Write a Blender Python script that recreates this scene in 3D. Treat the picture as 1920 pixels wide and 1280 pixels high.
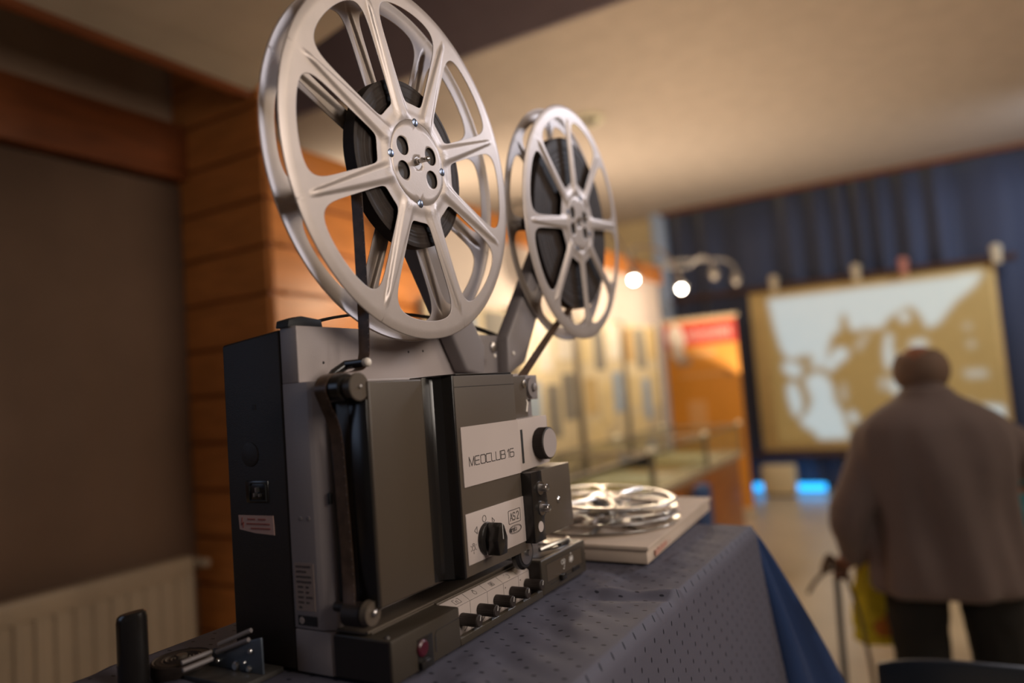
import bpy, bmesh, math, random
from mathutils import Vector, Matrix, Euler
random.seed(7)
SC = bpy.context.scene
for o in list(bpy.data.objects): bpy.data.objects.remove(o)
COL = SC.collection
H = 1.5                      # eye height above the floor; coordinates below are relative to eye height
PI = math.pi

# ------------------------------------------------------------------ camera
cam = bpy.data.cameras.new('camera'); camo = bpy.data.objects.new('camera', cam); COL.objects.link(camo)
def cam_axes(a, b, c):
    a, b, c = map(math.radians, (a, b, c))
    fwd = Vector((-math.sin(a)*math.cos(b), math.cos(a)*math.cos(b), math.sin(b)))
    right = Vector((math.cos(a), math.sin(a), 0)); up = right.cross(fwd)
    return math.cos(c)*right+math.sin(c)*up, -math.sin(c)*right+math.cos(c)*up, fwd
R_, U_, F_ = cam_axes(30.0216, 3.98432, -4.36010)
camo.matrix_world = Matrix(((R_.x, U_.x, -F_.x, 0), (R_.y, U_.y, -F_.y, 0), (R_.z, U_.z, -F_.z, H), (0, 0, 0, 1)))
cam.sensor_width = 36; cam.lens = 1365.16/1920*36
cam.clip_start = .02; cam.clip_end = 60
cam.dof.use_dof = True; cam.dof.focus_distance = .885; cam.dof.aperture_fstop = 1.5
SC.camera = camo

# ------------------------------------------------------------------ world, exposure
w = bpy.data.worlds.new('world'); SC.world = w; w.use_nodes = True
w.node_tree.nodes['Background'].inputs[0].default_value = (.95, .84, .80, 1)
w.node_tree.nodes['Background'].inputs[1].default_value = .05
SC.view_settings.view_transform = 'Standard'; SC.view_settings.look = 'None'
SC.view_settings.exposure = 0; SC.view_settings.gamma = 1; SC.view_settings.use_curve_mapping = False

# ------------------------------------------------------------------ added area lights, all unseen
def area(name, loc, target, size, power, color, spread=180, sy=None):
    l = bpy.data.lights.new(name, 'AREA'); l.energy = power; l.color = color; l.size = size
    if sy: l.shape = 'RECTANGLE'; l.size_y = sy
    l.spread = math.radians(spread)
    o = bpy.data.objects.new(name, l); COL.objects.link(o)
    o.location = (loc[0], loc[1], loc[2]+H)
    d = Vector(target)-Vector(loc); o.rotation_euler = d.to_track_quat('-Z', 'Y').to_euler()
    return o
WARM = (1, .80, .60)
area('reel_key_fill', (1.15, .55, .62), (-.55, .8, -.08), .7, 13, (1, .88, .78), 150)  # unseen key lamp added to brighten reels and projector front
area('side_fill', (3.2, 3.0, 2.2), (-1.5, 4.5, -1.2), 1.6, 50, (1, .84, .66), 170)  # unseen warm lamp added to wash the display wall and hall
area('screen_fill', (2.0, 8.0, 2.1), (-.8, 9.8, -.2), .8, 30, (.80, .88, 1), 130)  # unseen cool lamp added to lift screen and curtain
area('cool_rim_fill', (-2.3, -.9, .6), (-.6, .7, 0), .9, 1.6, (.55, .70, 1), 140)  # unseen bluish lamp added for the projector's left rim
area('cool_cloth_fill', (.5, 3.4, 1.5), (-.4, .9, -.25), .35, 4, (.86, .88, 1), 80)  # unseen lamp added for cool highlights on the tablecloth
area('ceiling_fill', (-3.5, 6.6, 1.0), (-3.0, 6.9, 2.3), .9, 55, (1, .80, .58), 175, 5.0)  # unseen strip added behind the rail to brighten ceiling and cream wall

# ------------------------------------------------------------------ materials
def mat(name, col, rough=.6, metal=0, bump=0, bscale=200, var=0, vscale=6, coat=0, sheen=0, spec=.5, emit=None, estr=0, trans=0, stretch=None):
    m = bpy.data.materials.new(name); m.use_nodes = True; nt = m.node_tree; b = nt.nodes['Principled BSDF']
    b.inputs['Base Color'].default_value = (*col, 1); b.inputs['Roughness'].default_value = rough
    b.inputs['Metallic'].default_value = metal; b.inputs['Specular IOR Level'].default_value = spec
    b.inputs['Coat Weight'].default_value = coat; b.inputs['Sheen Weight'].default_value = sheen
    b.inputs['Transmission Weight'].default_value = trans
    if emit: b.inputs['Emission Color'].default_value = (*emit, 1); b.inputs['Emission Strength'].default_value = estr
    tc = nt.nodes.new('ShaderNodeTexCoord'); vec = tc.outputs['Object']
    if stretch:
        mp = nt.nodes.new('ShaderNodeMapping'); mp.inputs['Scale'].default_value = stretch
        nt.links.new(vec, mp.inputs[0]); vec = mp.outputs[0]
    if var or True:
        n = nt.nodes.new('ShaderNodeTexNoise'); n.inputs['Scale'].default_value = vscale; n.inputs['Detail'].default_value = 4
        nt.links.new(vec, n.inputs['Vector'])
        mx = nt.nodes.new('ShaderNodeMix'); mx.data_type = 'RGBA'; mx.blend_type = 'MULTIPLY'
        v = max(var, .06)
        r = nt.nodes.new('ShaderNodeMapRange'); r.inputs['To Min'].default_value = 1-v; r.inputs['To Max'].default_value = 1+v*.6
        r.inputs['From Min'].default_value = .3; r.inputs['From Max'].default_value = .7
        nt.links.new(n.outputs['Fac'], r.inputs['Value'])
        mx.inputs[0].default_value = 1; mx.inputs[6].default_value = (*col, 1)
        nt.links.new(r.outputs[0], mx.inputs[7]); nt.links.new(mx.outputs[2], b.inputs['Base Color'])
    if bump:
        n2 = nt.nodes.new('ShaderNodeTexNoise'); n2.inputs['Scale'].default_value = bscale; n2.inputs['Detail'].default_value = 3
        nt.links.new(vec, n2.inputs['Vector'])
        bp = nt.nodes.new('ShaderNodeBump'); bp.inputs['Strength'].default_value = bump; bp.inputs['Distance'].default_value = .002
        nt.links.new(n2.outputs['Fac'], bp.inputs['Height']); nt.links.new(bp.outputs[0], b.inputs['Normal'])
    return m
M = {}
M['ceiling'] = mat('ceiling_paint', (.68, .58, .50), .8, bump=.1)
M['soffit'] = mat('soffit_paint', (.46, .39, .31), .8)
M['recess'] = mat('recess_shade', (.34, .28, .31), .85)  # shade of the unlit recess put into a darker purple-grey
M['floor'] = mat('polished_floor', (.58, .50, .38), .28, var=.12, vscale=2)
M['cream'] = mat('cream_wall', (.80, .66, .40), .8)
M['pink'] = mat('plaster_wall', (.74, .64, .58), .75, var=.08, vscale=2)
M['plain'] = mat('plain_wall', (.42, .33, .25), .8)
M['wood'] = mat('orange_wood', (.56, .205, .05), .42, var=.18, vscale=5, stretch=(1, 1, 7), bump=.05)
M['wood_rail'] = mat('orange_rail_wood', (.62, .22, .04), .4, var=.12, stretch=(1, 1, 8))
M['beam'] = mat('beam_wood', (.20, .055, .014), .5, var=.25, vscale=4, stretch=(1, 1, 6))
M['blind'] = mat('blind_cloth', (.19, .115, .075), .85, bump=.5, bscale=300, var=.2, vscale=1.5)
M['darkwall'] = mat('dark_wall', (.38, .25, .16), .8)
M['radiator'] = mat('radiator_enamel', (.42, .33, .235), .4)
M['curtain'] = mat('navy_curtain', (.040, .052, .105), .75, sheen=.4, var=.25, vscale=3, stretch=(1, 1, .1))
M['palewhite'] = mat('pale_blue_lit_edge', (.42, .55, .78), .6)  # light on this wall edge is put into the bluish colour
M['grey'] = mat('grey_enamel', (.37, .32, .31), .42, bump=.15, bscale=900)
M['armgrey'] = mat('arm_grey_enamel', (.215, .19, .19), .45, bump=.12, bscale=900)
M['black'] = mat('black_plastic', (.020, .013, .010), .5, bump=.25, bscale=1200)
M['gloss'] = mat('glossy_black_plastic', (.015, .013, .012), .22)
M['cover'] = mat('brown_black_satin', (.065, .048, .034), .36, bump=.12, bscale=1500)
M['brownbox'] = mat('dark_brown_enamel', (.085, .066, .050), .40, bump=.1, bscale=1500)
M['basebrown'] = mat('base_dark_enamel', (.042, .033, .024), .38, bump=.1, bscale=1500)
M['ringwhite'] = mat('ring_and_glint_white', (.98, .95, .74), .5)
M['panel'] = mat('silver_panel', (.47, .40, .37), .45)
M['alu'] = mat('brushed_aluminium', (.48, .42, .39), .44, metal=.5, bump=.05, bscale=400, var=.06, vscale=25)
M['chrome'] = mat('chrome', (.62, .61, .60), .30, metal=1)
M['steel'] = mat('steel', (.55, .52, .5), .3, metal=1)
M['bluesteel'] = mat('blued_steel', (.22, .28, .42), .3, metal=1)
M['film'] = mat('film_edge', (.026, .018, .015), .6, var=.3, vscale=90, spec=.25)
M['filmstrip'] = mat('film_celluloid', (.12, .072, .046), .38, var=.5, vscale=60, spec=.3)
M['ink'] = mat('black_ink', (.02, .016, .016), .6)
M['whiteink'] = mat('white_ink', (.75, .72, .68), .6)
M['redink'] = mat('red_ink', (.38, .10, .08), .6)
M['label'] = mat('label_paper', (.33, .25, .215), .6)
M['sticker'] = mat('sticker_paper', (.62, .40, .34), .5)
M['lens_red'] = mat('red_lamp', (.045, .004, .010), .35, emit=(.6, .02, .08), estr=.012)
M['white_tip'] = mat('white_nylon', (.75, .68, .60), .4)
M['card'] = mat('cardboard', (.50, .40, .32), .75, var=.12, vscale=12)
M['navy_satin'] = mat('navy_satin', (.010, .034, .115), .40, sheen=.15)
M['rubber'] = mat('rubber', (.02, .02, .02), .6)
M['glassy'] = mat('glass', (.95, .97, .95), .02, trans=1, spec=.5)
M['bulb'] = mat('lit_bulb', (1, .9, .8), .5, emit=(1, .88, .70), estr=40)
M['lampmetal'] = mat('lamp_metal', (.32, .31, .30), .35, metal=.6)
M['jacket'] = mat('brown_grey_jacket', (.140, .100, .094), .85, sheen=.15, var=.05, vscale=3)
M['trousers'] = mat('black_trousers', (.008, .007, .006), .9)
M['skin'] = mat('skin', (.30, .125, .075), .55, var=.1, vscale=20)
M['hair'] = mat('grey_brown_hair', (.17, .105, .075), .8, bump=.6, bscale=150)
M['leather'] = mat('brown_leather', (.10, .055, .03), .5)
M['glove'] = mat('dark_glove', (.02, .016, .014), .7)
M['teal'] = mat('teal_jacket', (.01, .16, .22), .7)
M['gingerhair'] = mat('ginger_hair', (.25, .09, .03), .8)
M['yellow'] = mat('yellow_plastic_bag', (.90, .74, .03), .45, var=.15, vscale=9, bump=.4, bscale=30)
M['orange_print'] = mat('orange_print', (.65, .22, .03), .5)
M['cane'] = mat('cane_grey', (.13, .15, .18), .4, metal=.4)
M['chair'] = mat('navy_plastic', (.016, .022, .034), .35)
M['led'] = mat('blue_led', (.05, .3, .8), .5, emit=(.02, .42, 1), estr=2.2)
M['screencloth'] = mat('screen_cloth', (.66, .48, .20), .8, var=.05)
M['screenpic'] = mat('projected_tan', (.36, .25, .10), .8, emit=(.36, .24, .085), estr=.18)
M['screenlight'] = mat('projected_light', (.5, .58, .6), .8, emit=(.55, .70, .76), estr=.62)
M['screenmid'] = mat('projected_mid', (.45, .42, .33), .8, emit=(.45, .42, .34), estr=.35)
M['bar'] = mat('dark_brown_bar', (.055, .022, .014), .5)
M['clamp'] = mat('cream_clamp', (.62, .52, .36), .5)
M['redclamp'] = mat('red_clamp', (.50, .20, .15), .5)
M['banner_or'] = mat('banner_orange', (.80, .33, .035), .5, var=.1, vscale=2)
M['banner_red'] = mat('banner_red', (.62, .045, .03), .5)
M['banner_white'] = mat('banner_white', (.85, .74, .64), .5)
M['banner_pale'] = mat('banner_pale', (.85, .45, .16), .5)
M['banner_greybox'] = mat('banner_greybox', (.5, .34, .24), .5)
g_ = bpy.data.materials.new('thin_pane'); g_.use_nodes = True; nt_ = g_.node_tree; nt_.nodes.clear()
o1 = nt_.nodes.new('ShaderNodeOutputMaterial'); mx1 = nt_.nodes.new('ShaderNodeMixShader'); tr1 = nt_.nodes.new('ShaderNodeBsdfTransparent'); gl1 = nt_.nodes.new('ShaderNodeBsdfGlossy'); lw1 = nt_.nodes.new('ShaderNodeLayerWeight'); fr1 = nt_.nodes.new('ShaderNodeMath'); fr1.operation = 'POWER'; fr1.inputs[1].default_value = 3.5; nt_.links.new(lw1.outputs['Facing'], fr1.inputs[0]); lw1.inputs[0].default_value = .5
fr2 = nt_.nodes.new('ShaderNodeMath'); fr2.operation = 'MULTIPLY_ADD'; fr2.inputs[1].default_value = .45; fr2.inputs[2].default_value = .04; nt_.links.new(fr1.outputs[0], fr2.inputs[0])
gl1.inputs['Roughness'].default_value = .04; tr1.inputs[0].default_value = (.96, .98, .96, 1)
nt_.links.new(fr2.outputs[0], mx1.inputs[0]); nt_.links.new(tr1.outputs[0], mx1.inputs[1]); nt_.links.new(gl1.outputs[0], mx1.inputs[2]); nt_.links.new(mx1.outputs[0], o1.inputs[0])
M['glassy'] = g_
PAP = [mat('paper_%s' % n, c, .7, var=.15, vscale=6) for n, c in
       (('cream', (.80, .64, .34)), ('sand', (.66, .48, .22)), ('white', (.82, .76, .66)), ('ochre', (.55, .33, .11)), ('slate', (.24, .22, .19)), ('blue', (.36, .44, .55)))]
M['board'] = mat('display_board', (.74, .62, .40), .7, var=.12, vscale=3)
M['post'] = mat('grey_post', (.26, .22, .17), .4, metal=.5)

def cloth_material():
    m = mat('dotted_tablecloth', (.080, .077, .104), .68, sheen=0, spec=.35)
    nt = m.node_tree; b = nt.nodes['Principled BSDF']
    uv = nt.nodes.new('ShaderNodeUVMap')
    sep = nt.nodes.new('ShaderNodeSeparateXYZ'); nt.links.new(uv.outputs[0], sep.inputs[0])
    def mth(op, a, bb=None, c=None):
        n = nt.nodes.new('ShaderNodeMath'); n.operation = op
        for i, v in enumerate((a, bb, c)):
            if v is None: continue
            if isinstance(v, (int, float)): n.inputs[i].default_value = v
            else: nt.links.new(v, n.inputs[i])
        return n.outputs[0]
    def dots(ox, oy):
        u = mth('SUBTRACT', mth('FRACT', mth('ADD', mth('DIVIDE', sep.outputs[0], .032), ox)), .5)
        v = mth('SUBTRACT', mth('FRACT', mth('ADD', mth('DIVIDE', sep.outputs[1], .034), oy)), .5)
        u2 = mth('POWER', mth('ABSOLUTE', mth('MULTIPLY', u, .032/.0019)), 2)
        v2 = mth('POWER', mth('ABSOLUTE', mth('MULTIPLY', v, .034/.0032)), 2)
        return mth('LESS_THAN', mth('ADD', u2, v2), 1)
    d = mth('MAXIMUM', dots(0, 0), dots(.5, .5))
    mx = nt.nodes.new('ShaderNodeMix'); mx.data_type = 'RGBA'
    nt.links.new(d, mx.inputs[0]); src = b.inputs['Base Color'].links[0].from_socket
    nt.links.new(src, mx.inputs[6]); mx.inputs[7].default_value = (.006, .006, .014, 1)
    nt.links.new(mx.outputs[2], b.inputs['Base Color'])
    wv = nt.nodes.new('ShaderNodeTexNoise'); wv.inputs['Scale'].default_value = 1400
    nt.links.new(uv.outputs[0], wv.inputs['Vector'])
    bp = nt.nodes.new('ShaderNodeBump'); bp.inputs['Strength'].default_value = .35; bp.inputs['Distance'].default_value = .001
    nt.links.new(wv.outputs['Fac'], bp.inputs['Height']); nt.links.new(bp.outputs[0], b.inputs['Normal'])
    return m
M['tablecloth'] = cloth_material()

# ------------------------------------------------------------------ mesh helpers
def NB(): return bmesh.new()
def box(bm, x0, x1, y0, y1, z0, z1, bev=0, seg=2):
    x0, x1 = sorted((x0, x1)); y0, y1 = sorted((y0, y1)); z0, z1 = sorted((z0, z1))
    v = [bm.verts.new((x, y, z)) for x in (x0, x1) for y in (y0, y1) for z in (z0, z1)]
    fs = [bm.faces.new([v[i] for i in f]) for f in ((0, 1, 3, 2), (4, 6, 7, 5), (0, 4, 5, 1), (2, 3, 7, 6), (0, 2, 6, 4), (1, 5, 7, 3))]
    if bev:
        es = {e for f in fs for e in f.edges}
        bmesh.ops.bevel(bm, geom=list(es), offset=bev, segments=seg, affect='EDGES', profile=.5)
def prism(bm, pts, axis, a0, a1, bev=0, seg=2):
    def P(p, a): return {'x': (a, p[0], p[1]), 'y': (p[0], a, p[1]), 'z': (p[0], p[1], a)}[axis]
    A = [bm.verts.new(P(p, a0)) for p in pts]; B = [bm.verts.new(P(p, a1)) for p in pts]
    fs = [bm.faces.new(A), bm.faces.new(B[::-1])]
    n = len(pts)
    for i in range(n): fs.append(bm.faces.new((A[i], B[i], B[(i+1) % n], A[(i+1) % n])))
    bmesh.ops.recalc_face_normals(bm, faces=fs)
    if bev:
        es = {e for f in fs for e in f.edges}
        bmesh.ops.bevel(bm, geom=list(es), offset=bev, segments=seg, affect='EDGES', profile=.5)
def frame_of(d):
    d = d.normalized(); a = Vector((0, 0, 1)) if abs(d.z) < .9 else Vector((1, 0, 0))
    u = d.cross(a).normalized(); return u, d.cross(u).normalized()
def lathe(bm, prof, o, d, n=28):
    o = Vector(o); d = Vector(d).normalized(); u, v = frame_of(d); rings = []
    for r, t in prof:
        rings.append([bm.verts.new(o+d*t+(u*math.cos(2*PI*i/n)+v*math.sin(2*PI*i/n))*max(r, 1e-5)) for i in range(n)])
    fs = []
    for a, b in zip(rings, rings[1:]):
        for i in range(n): fs.append(bm.faces.new((a[i], a[(i+1) % n], b[(i+1) % n], b[i])))
    fs.append(bm.faces.new(rings[0][::-1])); fs.append(bm.faces.new(rings[-1]))
    bmesh.ops.recalc_face_normals(bm, faces=fs)
def cyl(bm, p0, p1, r, r1=None, n=20, bev=0):
    p0 = Vector(p0); p1 = Vector(p1); L = (p1-p0).length; r1 = r if r1 is None else r1
    if bev: lathe(bm, [(r-bev, 0), (r, bev), (r1, L-bev), (r1-bev, L)], p0, p1-p0, n)
    else: lathe(bm, [(r, 0), (r1, L)], p0, p1-p0, n)
def smooth_path(pts, k=6):
    P = [Vector(p) for p in pts]
    if len(P) < 3: return P
    out = []
    for i in range(len(P)-1):
        a = P[max(i-1, 0)]; b = P[i]; c = P[i+1]; d = P[min(i+2, len(P)-1)]
        for j in range(k):
            t = j/k
            out.append(.5*((2*b)+(-a+c)*t+(2*a-5*b+4*c-d)*t*t+(-a+3*b-3*c+d)*t**3))
    out.append(P[-1]); return out
def tube(bm, pts, r, n=10, flat=1.0, ref=None):
    pts = [Vector(p) for p in pts]; rr = r if isinstance(r, (list, tuple)) else [r]*len(pts)
    rings = []; pu = None
    for i, p in enumerate(pts):
        d = (pts[min(i+1, len(pts)-1)]-pts[max(i-1, 0)]).normalized()
        if ref is not None: u = (Vector(ref)-d*d.dot(Vector(ref))).normalized()
        elif pu is None: u, _ = frame_of(d)
        else: u = (pu-d*d.dot(pu)).normalized()
        pu = u; v = d.cross(u)
        rings.append([bm.verts.new(p+(u*math.cos(2*PI*k/n)+v*math.sin(2*PI*k/n)*flat)*rr[i]) for k in range(n)])
    fs = []
    for a, b in zip(rings, rings[1:]):
        for i in range(n): fs.append(bm.faces.new((a[i], a[(i+1) % n], b[(i+1) % n], b[i])))
    fs.append(bm.faces.new(rings[0][::-1])); fs.append(bm.faces.new(rings[-1]))
    bmesh.ops.recalc_face_normals(bm, faces=fs)
def ribbon(bm, pts, wdir, w, t=.0003):
    """flat strip along pts, width w along wdir"""
    pts = [Vector(p) for p in pts]; W = Vector(wdir).normalized()*w/2; rows = []
    for i, p in enumerate(pts):
        d = (pts[min(i+1, len(pts)-1)]-pts[max(i-1, 0)]).normalized(); n = d.cross(W).normalized()*t/2
        rows.append([bm.verts.new(q) for q in (p-W-n, p+W-n, p+W+n, p-W+n)])
    fs = []
    for a, b in zip(rows, rows[1:]):
        for i in range(4): fs.append(bm.faces.new((a[i], a[(i+1) % 4], b[(i+1) % 4], b[i])))
    fs.append(bm.faces.new(rows[0][::-1])); fs.append(bm.faces.new(rows[-1]))
    bmesh.ops.recalc_face_normals(bm, faces=fs)
def ball(bm, c, r, seg=16):
    r = (r, r, r) if isinstance(r, (int, float)) else r
    m = Matrix.Translation(Vector(c)) @ Matrix.Diagonal((r[0], r[1], r[2], 1))
    bmesh.ops.create_uvsphere(bm, u_segments=seg, v_segments=max(8, seg//2), radius=1, matrix=m)
def strokes(bm, lines, o, u, v, w, t=.0004):
    """lettering: polylines in (u,v) metres drawn as thin raised bars on a surface"""
    o = Vector(o); u = Vector(u); v = Vector(v); n = u.cross(v).normalized()
    for ln in lines:
        for (a, b) in zip(ln, ln[1:]):
            A = o+u*a[0]+v*a[1]; B = o+u*b[0]+v*b[1]; d = (B-A)
            if d.length < 1e-7: continue
            d.normalize(); s = d.cross(n)*w/2; A2 = A-d*w/2; B2 = B+d*w/2
            q = [bm.verts.new(x) for x in (A2-s, B2-s, B2+s, A2+s, A2-s+n*t, B2-s+n*t, B2+s+n*t, A2+s+n*t)]
            for f in ((0, 1, 2, 3), (4, 7, 6, 5), (0, 4, 5, 1), (1, 5, 6, 2), (2, 6, 7, 3), (3, 7, 4, 0)): bm.faces.new([q[i] for i in f])
OFF = {}
def tag(o, label=None, cat=None, group=None, kind=None):
    if label: o['label'] = label
    if cat: o['category'] = cat
    if group: o['group'] = group
    if kind: o['kind'] = kind
    return o
def thing(name, loc, label, cat, group=None, kind=None):
    o = bpy.data.objects.new(name, None); COL.objects.link(o); o.empty_display_size = .05
    o.location = (loc[0], loc[1], loc[2]+H); OFF[o] = Vector(o.location); return tag(o, label, cat, group, kind)
def obj(name, bm, m, parent=None, label=None, cat=None, group=None, kind=None, local=False, flat=False, ang=35):
    me = bpy.data.meshes.new(name)
    if parent is not None:
        off = OFF[parent]
        if not local: bmesh.ops.translate(bm, verts=bm.verts, vec=Vector((0, 0, H))-off)
    else:
        if bm.verts:
            xs = [v.co for v in bm.verts]
            c = Vector(((min(q.x for q in xs)+max(q.x for q in xs))/2, (min(q.y for q in xs)+max(q.y for q in xs))/2, min(q.z for q in xs)))
        else: c = Vector((0, 0, 0))
        bmesh.ops.translate(bm, verts=bm.verts, vec=-c); off = c+Vector((0, 0, H))
    bm.to_mesh(me); bm.free()
    if not flat:
        me.shade_smooth(); me.set_sharp_from_angle(angle=math.radians(ang))
    me.materials.append(m)
    o = bpy.data.objects.new(name, me); COL.objects.link(o)
    if parent is not None: o.parent = parent
    else: o.location = off
    OFF[o] = off
    return tag(o, label, cat, group, kind)
def B(name, m, parent, *a, bev=0, **k):
    bm = NB(); box(bm, *a, bev=bev); return obj(name, bm, m, parent, **k)
def struct(name, m, *a, bev=0): return B(name, m, None, *a, bev=bev, kind='structure')

# ================================================================== THE ROOM
FL = -H
SOFY = 1.68
struct('floor', M['floor'], -6, 5, -3, 10.2, FL-.1, FL)
struct('ceiling', M['ceiling'], -6, 5, 4.13, 10.2, 2.314, 2.45)
bm = NB(); prism(bm, [(-2.31, -3), (5, -3), (5, .55), (-.9, SOFY), (-2.31, 2.02)], 'z', 1.31, 1.36); obj('ceiling', bm, M['soffit'], kind='structure')  # slanted far edge: soft shading on the ceiling put into the shape
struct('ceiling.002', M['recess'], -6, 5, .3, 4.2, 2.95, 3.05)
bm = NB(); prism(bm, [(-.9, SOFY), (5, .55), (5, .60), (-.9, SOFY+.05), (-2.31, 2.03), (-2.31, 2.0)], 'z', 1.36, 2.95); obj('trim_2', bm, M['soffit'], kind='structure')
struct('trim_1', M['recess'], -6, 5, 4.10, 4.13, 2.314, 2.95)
struct('trim_3', M['beam'], -2.345, -2.312, -3, 2.02, 1.285, 1.36)
struct('wall_back', M['cream'], -6, 5, 9.98, 10.1, FL, 2.4)
struct('wall_far_left', M['plain'], -6.1, -6, 2.0, 10.2, FL, 3)
struct('wall_left', M['darkwall'], -2.95, -2.86, -3, 2.04, FL, 3)
struct('wall_right', M['plain'], 5, 5.1, -3, 10.2, FL, 3)
# window bay on the left: blind and wooden beam
bm = NB(); rows = []
ys = [-2.9+i*.03 for i in range(166)]
for y in ys: rows.append([bm.verts.new((-2.82+.004*math.sin(y*29), y, z)) for z in (FL, 1.02)])
for a, b in zip(rows, rows[1:]): bm.faces.new((a[0], b[0], b[1], a[1]))
o = obj('roller_blind', bm, M['blind'], None, 'brown cloth blind hanging below the dark wooden beam on the left', 'blind')
s = o.modifiers.new('thick', 'SOLIDIFY'); s.thickness = .006
struct('trim_4', M['beam'], -2.86, -2.76, -3, 2.04, 1.035, 1.28, bev=.004)
# radiator with vertical channels
rad = thing('radiator', (-2.74, .3, FL+.12), 'cream panel radiator with vertical channels under the brown blind', 'radiator')
bm = NB(); prof = []
y = -1.6; k = 0
pts = []
while y < 1.90:
    pts += [(y, -2.700), (y+.006, -2.708), (y+.022, -2.708), (y+.028, -2.700)] if k else [(y, -2.7)]
    y += .066; k += 1
pts.append((1.93, -2.70))
poly = [(p[1], p[0]) for p in pts]+[(-2.76, 1.93), (-2.76, -1.6)]
prism(bm, poly, 'z', -1.22, -.64)
obj('front_panel', bm, M['radiator'], rad)
bm = NB(); box(bm, -2.765, -2.697, -1.6, 1.935, -.642, -.566, bev=.008); obj('top_grille', bm, M['radiator'], rad)
bm = NB(); box(bm, -2.762, -2.702, 1.91, 1.94, -1.22, -.6, bev=.004); obj('end_panel', bm, M['radiator'], rad)
bm = NB(); cyl(bm, (-2.73, 1.93, -.60), (-2.73, 1.99, -.60), .020, bev=.003); cyl(bm, (-2.73, 1.955, -.60), (-2.655, 1.975, -.60), .018, bev=.004)
obj('valve', bm, M['radiator'], rad)
for yy in (-1.2, 1.6): B('foot', M['radiator'], rad, -2.76, -2.71, yy, yy+.03, FL, -1.2)
# plank-clad pillar (faces us) and the planked start of the partition
def planks(bm, x0, x1, y0, y1, z0, z1, step, zoff, bev=.006):
    z = zoff
    while z > z0: z -= step
    while z < z1:
        a = max(z, z0); b = min(z+step-.013, z1)
        if b-a > .02: box(bm, x0, x1, y0, y1, a, b, bev=bev, seg=1)
        z += step
bm = NB(); planks(bm, -2.86, -2.29, 2.04, 2.12, FL, 2.9, .198, .482); obj('wall_pillar', bm, M['wood'], kind='structure')
struct('wall_pillar_core', M['beam'], -2.855, -2.295, 2.05, 2.118, FL, 2.94)
bm = NB(); planks(bm, -2.42, -2.273, 2.05, 3.06, FL, .97, .198, .482); obj('wall_partition_planks', bm, M['wood'], kind='structure')
struct('wall_partition_core', M['beam'], -2.41, -2.281, 2.12, 3.055, FL, .955)
struct('wall_partition', M['pink'], -2.42, -2.285, 3.06, 6.88, FL, .96)
struct('trim_5', M['wood_rail'], -2.44, -2.255, 2.06, 6.96, .955, 1.11, bev=.006)
struct('trim_6', M['palewhite'], -3.25, -3.06, 9.72, 9.9, FL, 2.32, bev=.01)
struct('baseboard_back', M['bar'], -6, 5, 9.93, 9.98, FL, FL+.1)

# recessed ring light in the far ceiling
t = thing('ceiling_spotlight', (-2.40, 5.74, 2.30), 'round cream recessed ceiling light behind the small film reel', 'ceiling light')
bm = NB(); lathe(bm, [(.094, .013), (.096, -.018), (.118, -.026), (.140, -.018), (.146, .0135)], (-2.40, 5.74, 2.30), (0, 0, 1), 40)
bm.faces.ensure_lookup_table()
for f in [f for f in bm.faces if len(f.verts) > 10]: bm.faces.remove(f)
obj('ring', bm, M['ringwhite'], t)
bm = NB(); lathe(bm, [(.099, 0), (.099, .004)], (-2.40, 5.74, 2.308), (0, 0, 1), 30); obj('reflector', bm, M['bar'], t)
bm = NB(); ball(bm, (-2.43, 5.74, 2.302), .02); obj('bulb', bm, M['white_tip'], t)

# curtain across the back wall
def curtain(name, x0, x1, y, z0, z1, label, seed, lam=.34, amp=.07):
    rnd = random.Random(seed); bm = NB(); rows = []; x = x0; ph = 0
    n = int((x1-x0)/.018)
    for i in range(n+1):
        x = x0+(x1-x0)*i/n; ph += .018/lam*2*PI*(1+.5*math.sin(x*2.3+seed)+.2*math.sin(x*7.1))
        d = amp*math.sin(ph)+.02*math.sin(ph*.37+1)
        rows.append([bm.verts.new((x, y+d*(1-.25*j/6)+.01*math.sin(x*5+j), z0+(z1-z0)*j/6)) for j in range(7)])
    for a, b in zip(rows, rows[1:]):
        for j in range(6): bm.faces.new((a[j], b[j], b[j+1], a[j+1]))
    o = obj(name, bm, M['curtain'], None, label, 'curtain', ang=80)
    s = o.modifiers.new('thick', 'SOLIDIFY'); s.thickness = .004
    return o
curtain('stage_curtain', -3.06, 4.9, 9.83, FL+.02, 2.30, 'wide navy blue pleated curtain hanging behind the projection screen', 3)
bm = NB(); box(bm, -3.1, 4.95, 9.70, 9.76, 2.265, 2.314, bev=.005); obj('curtain_rail', bm, M['beam'], None, 'thin dark wooden rail along the top of the navy curtain', 'curtain rail')

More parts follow.
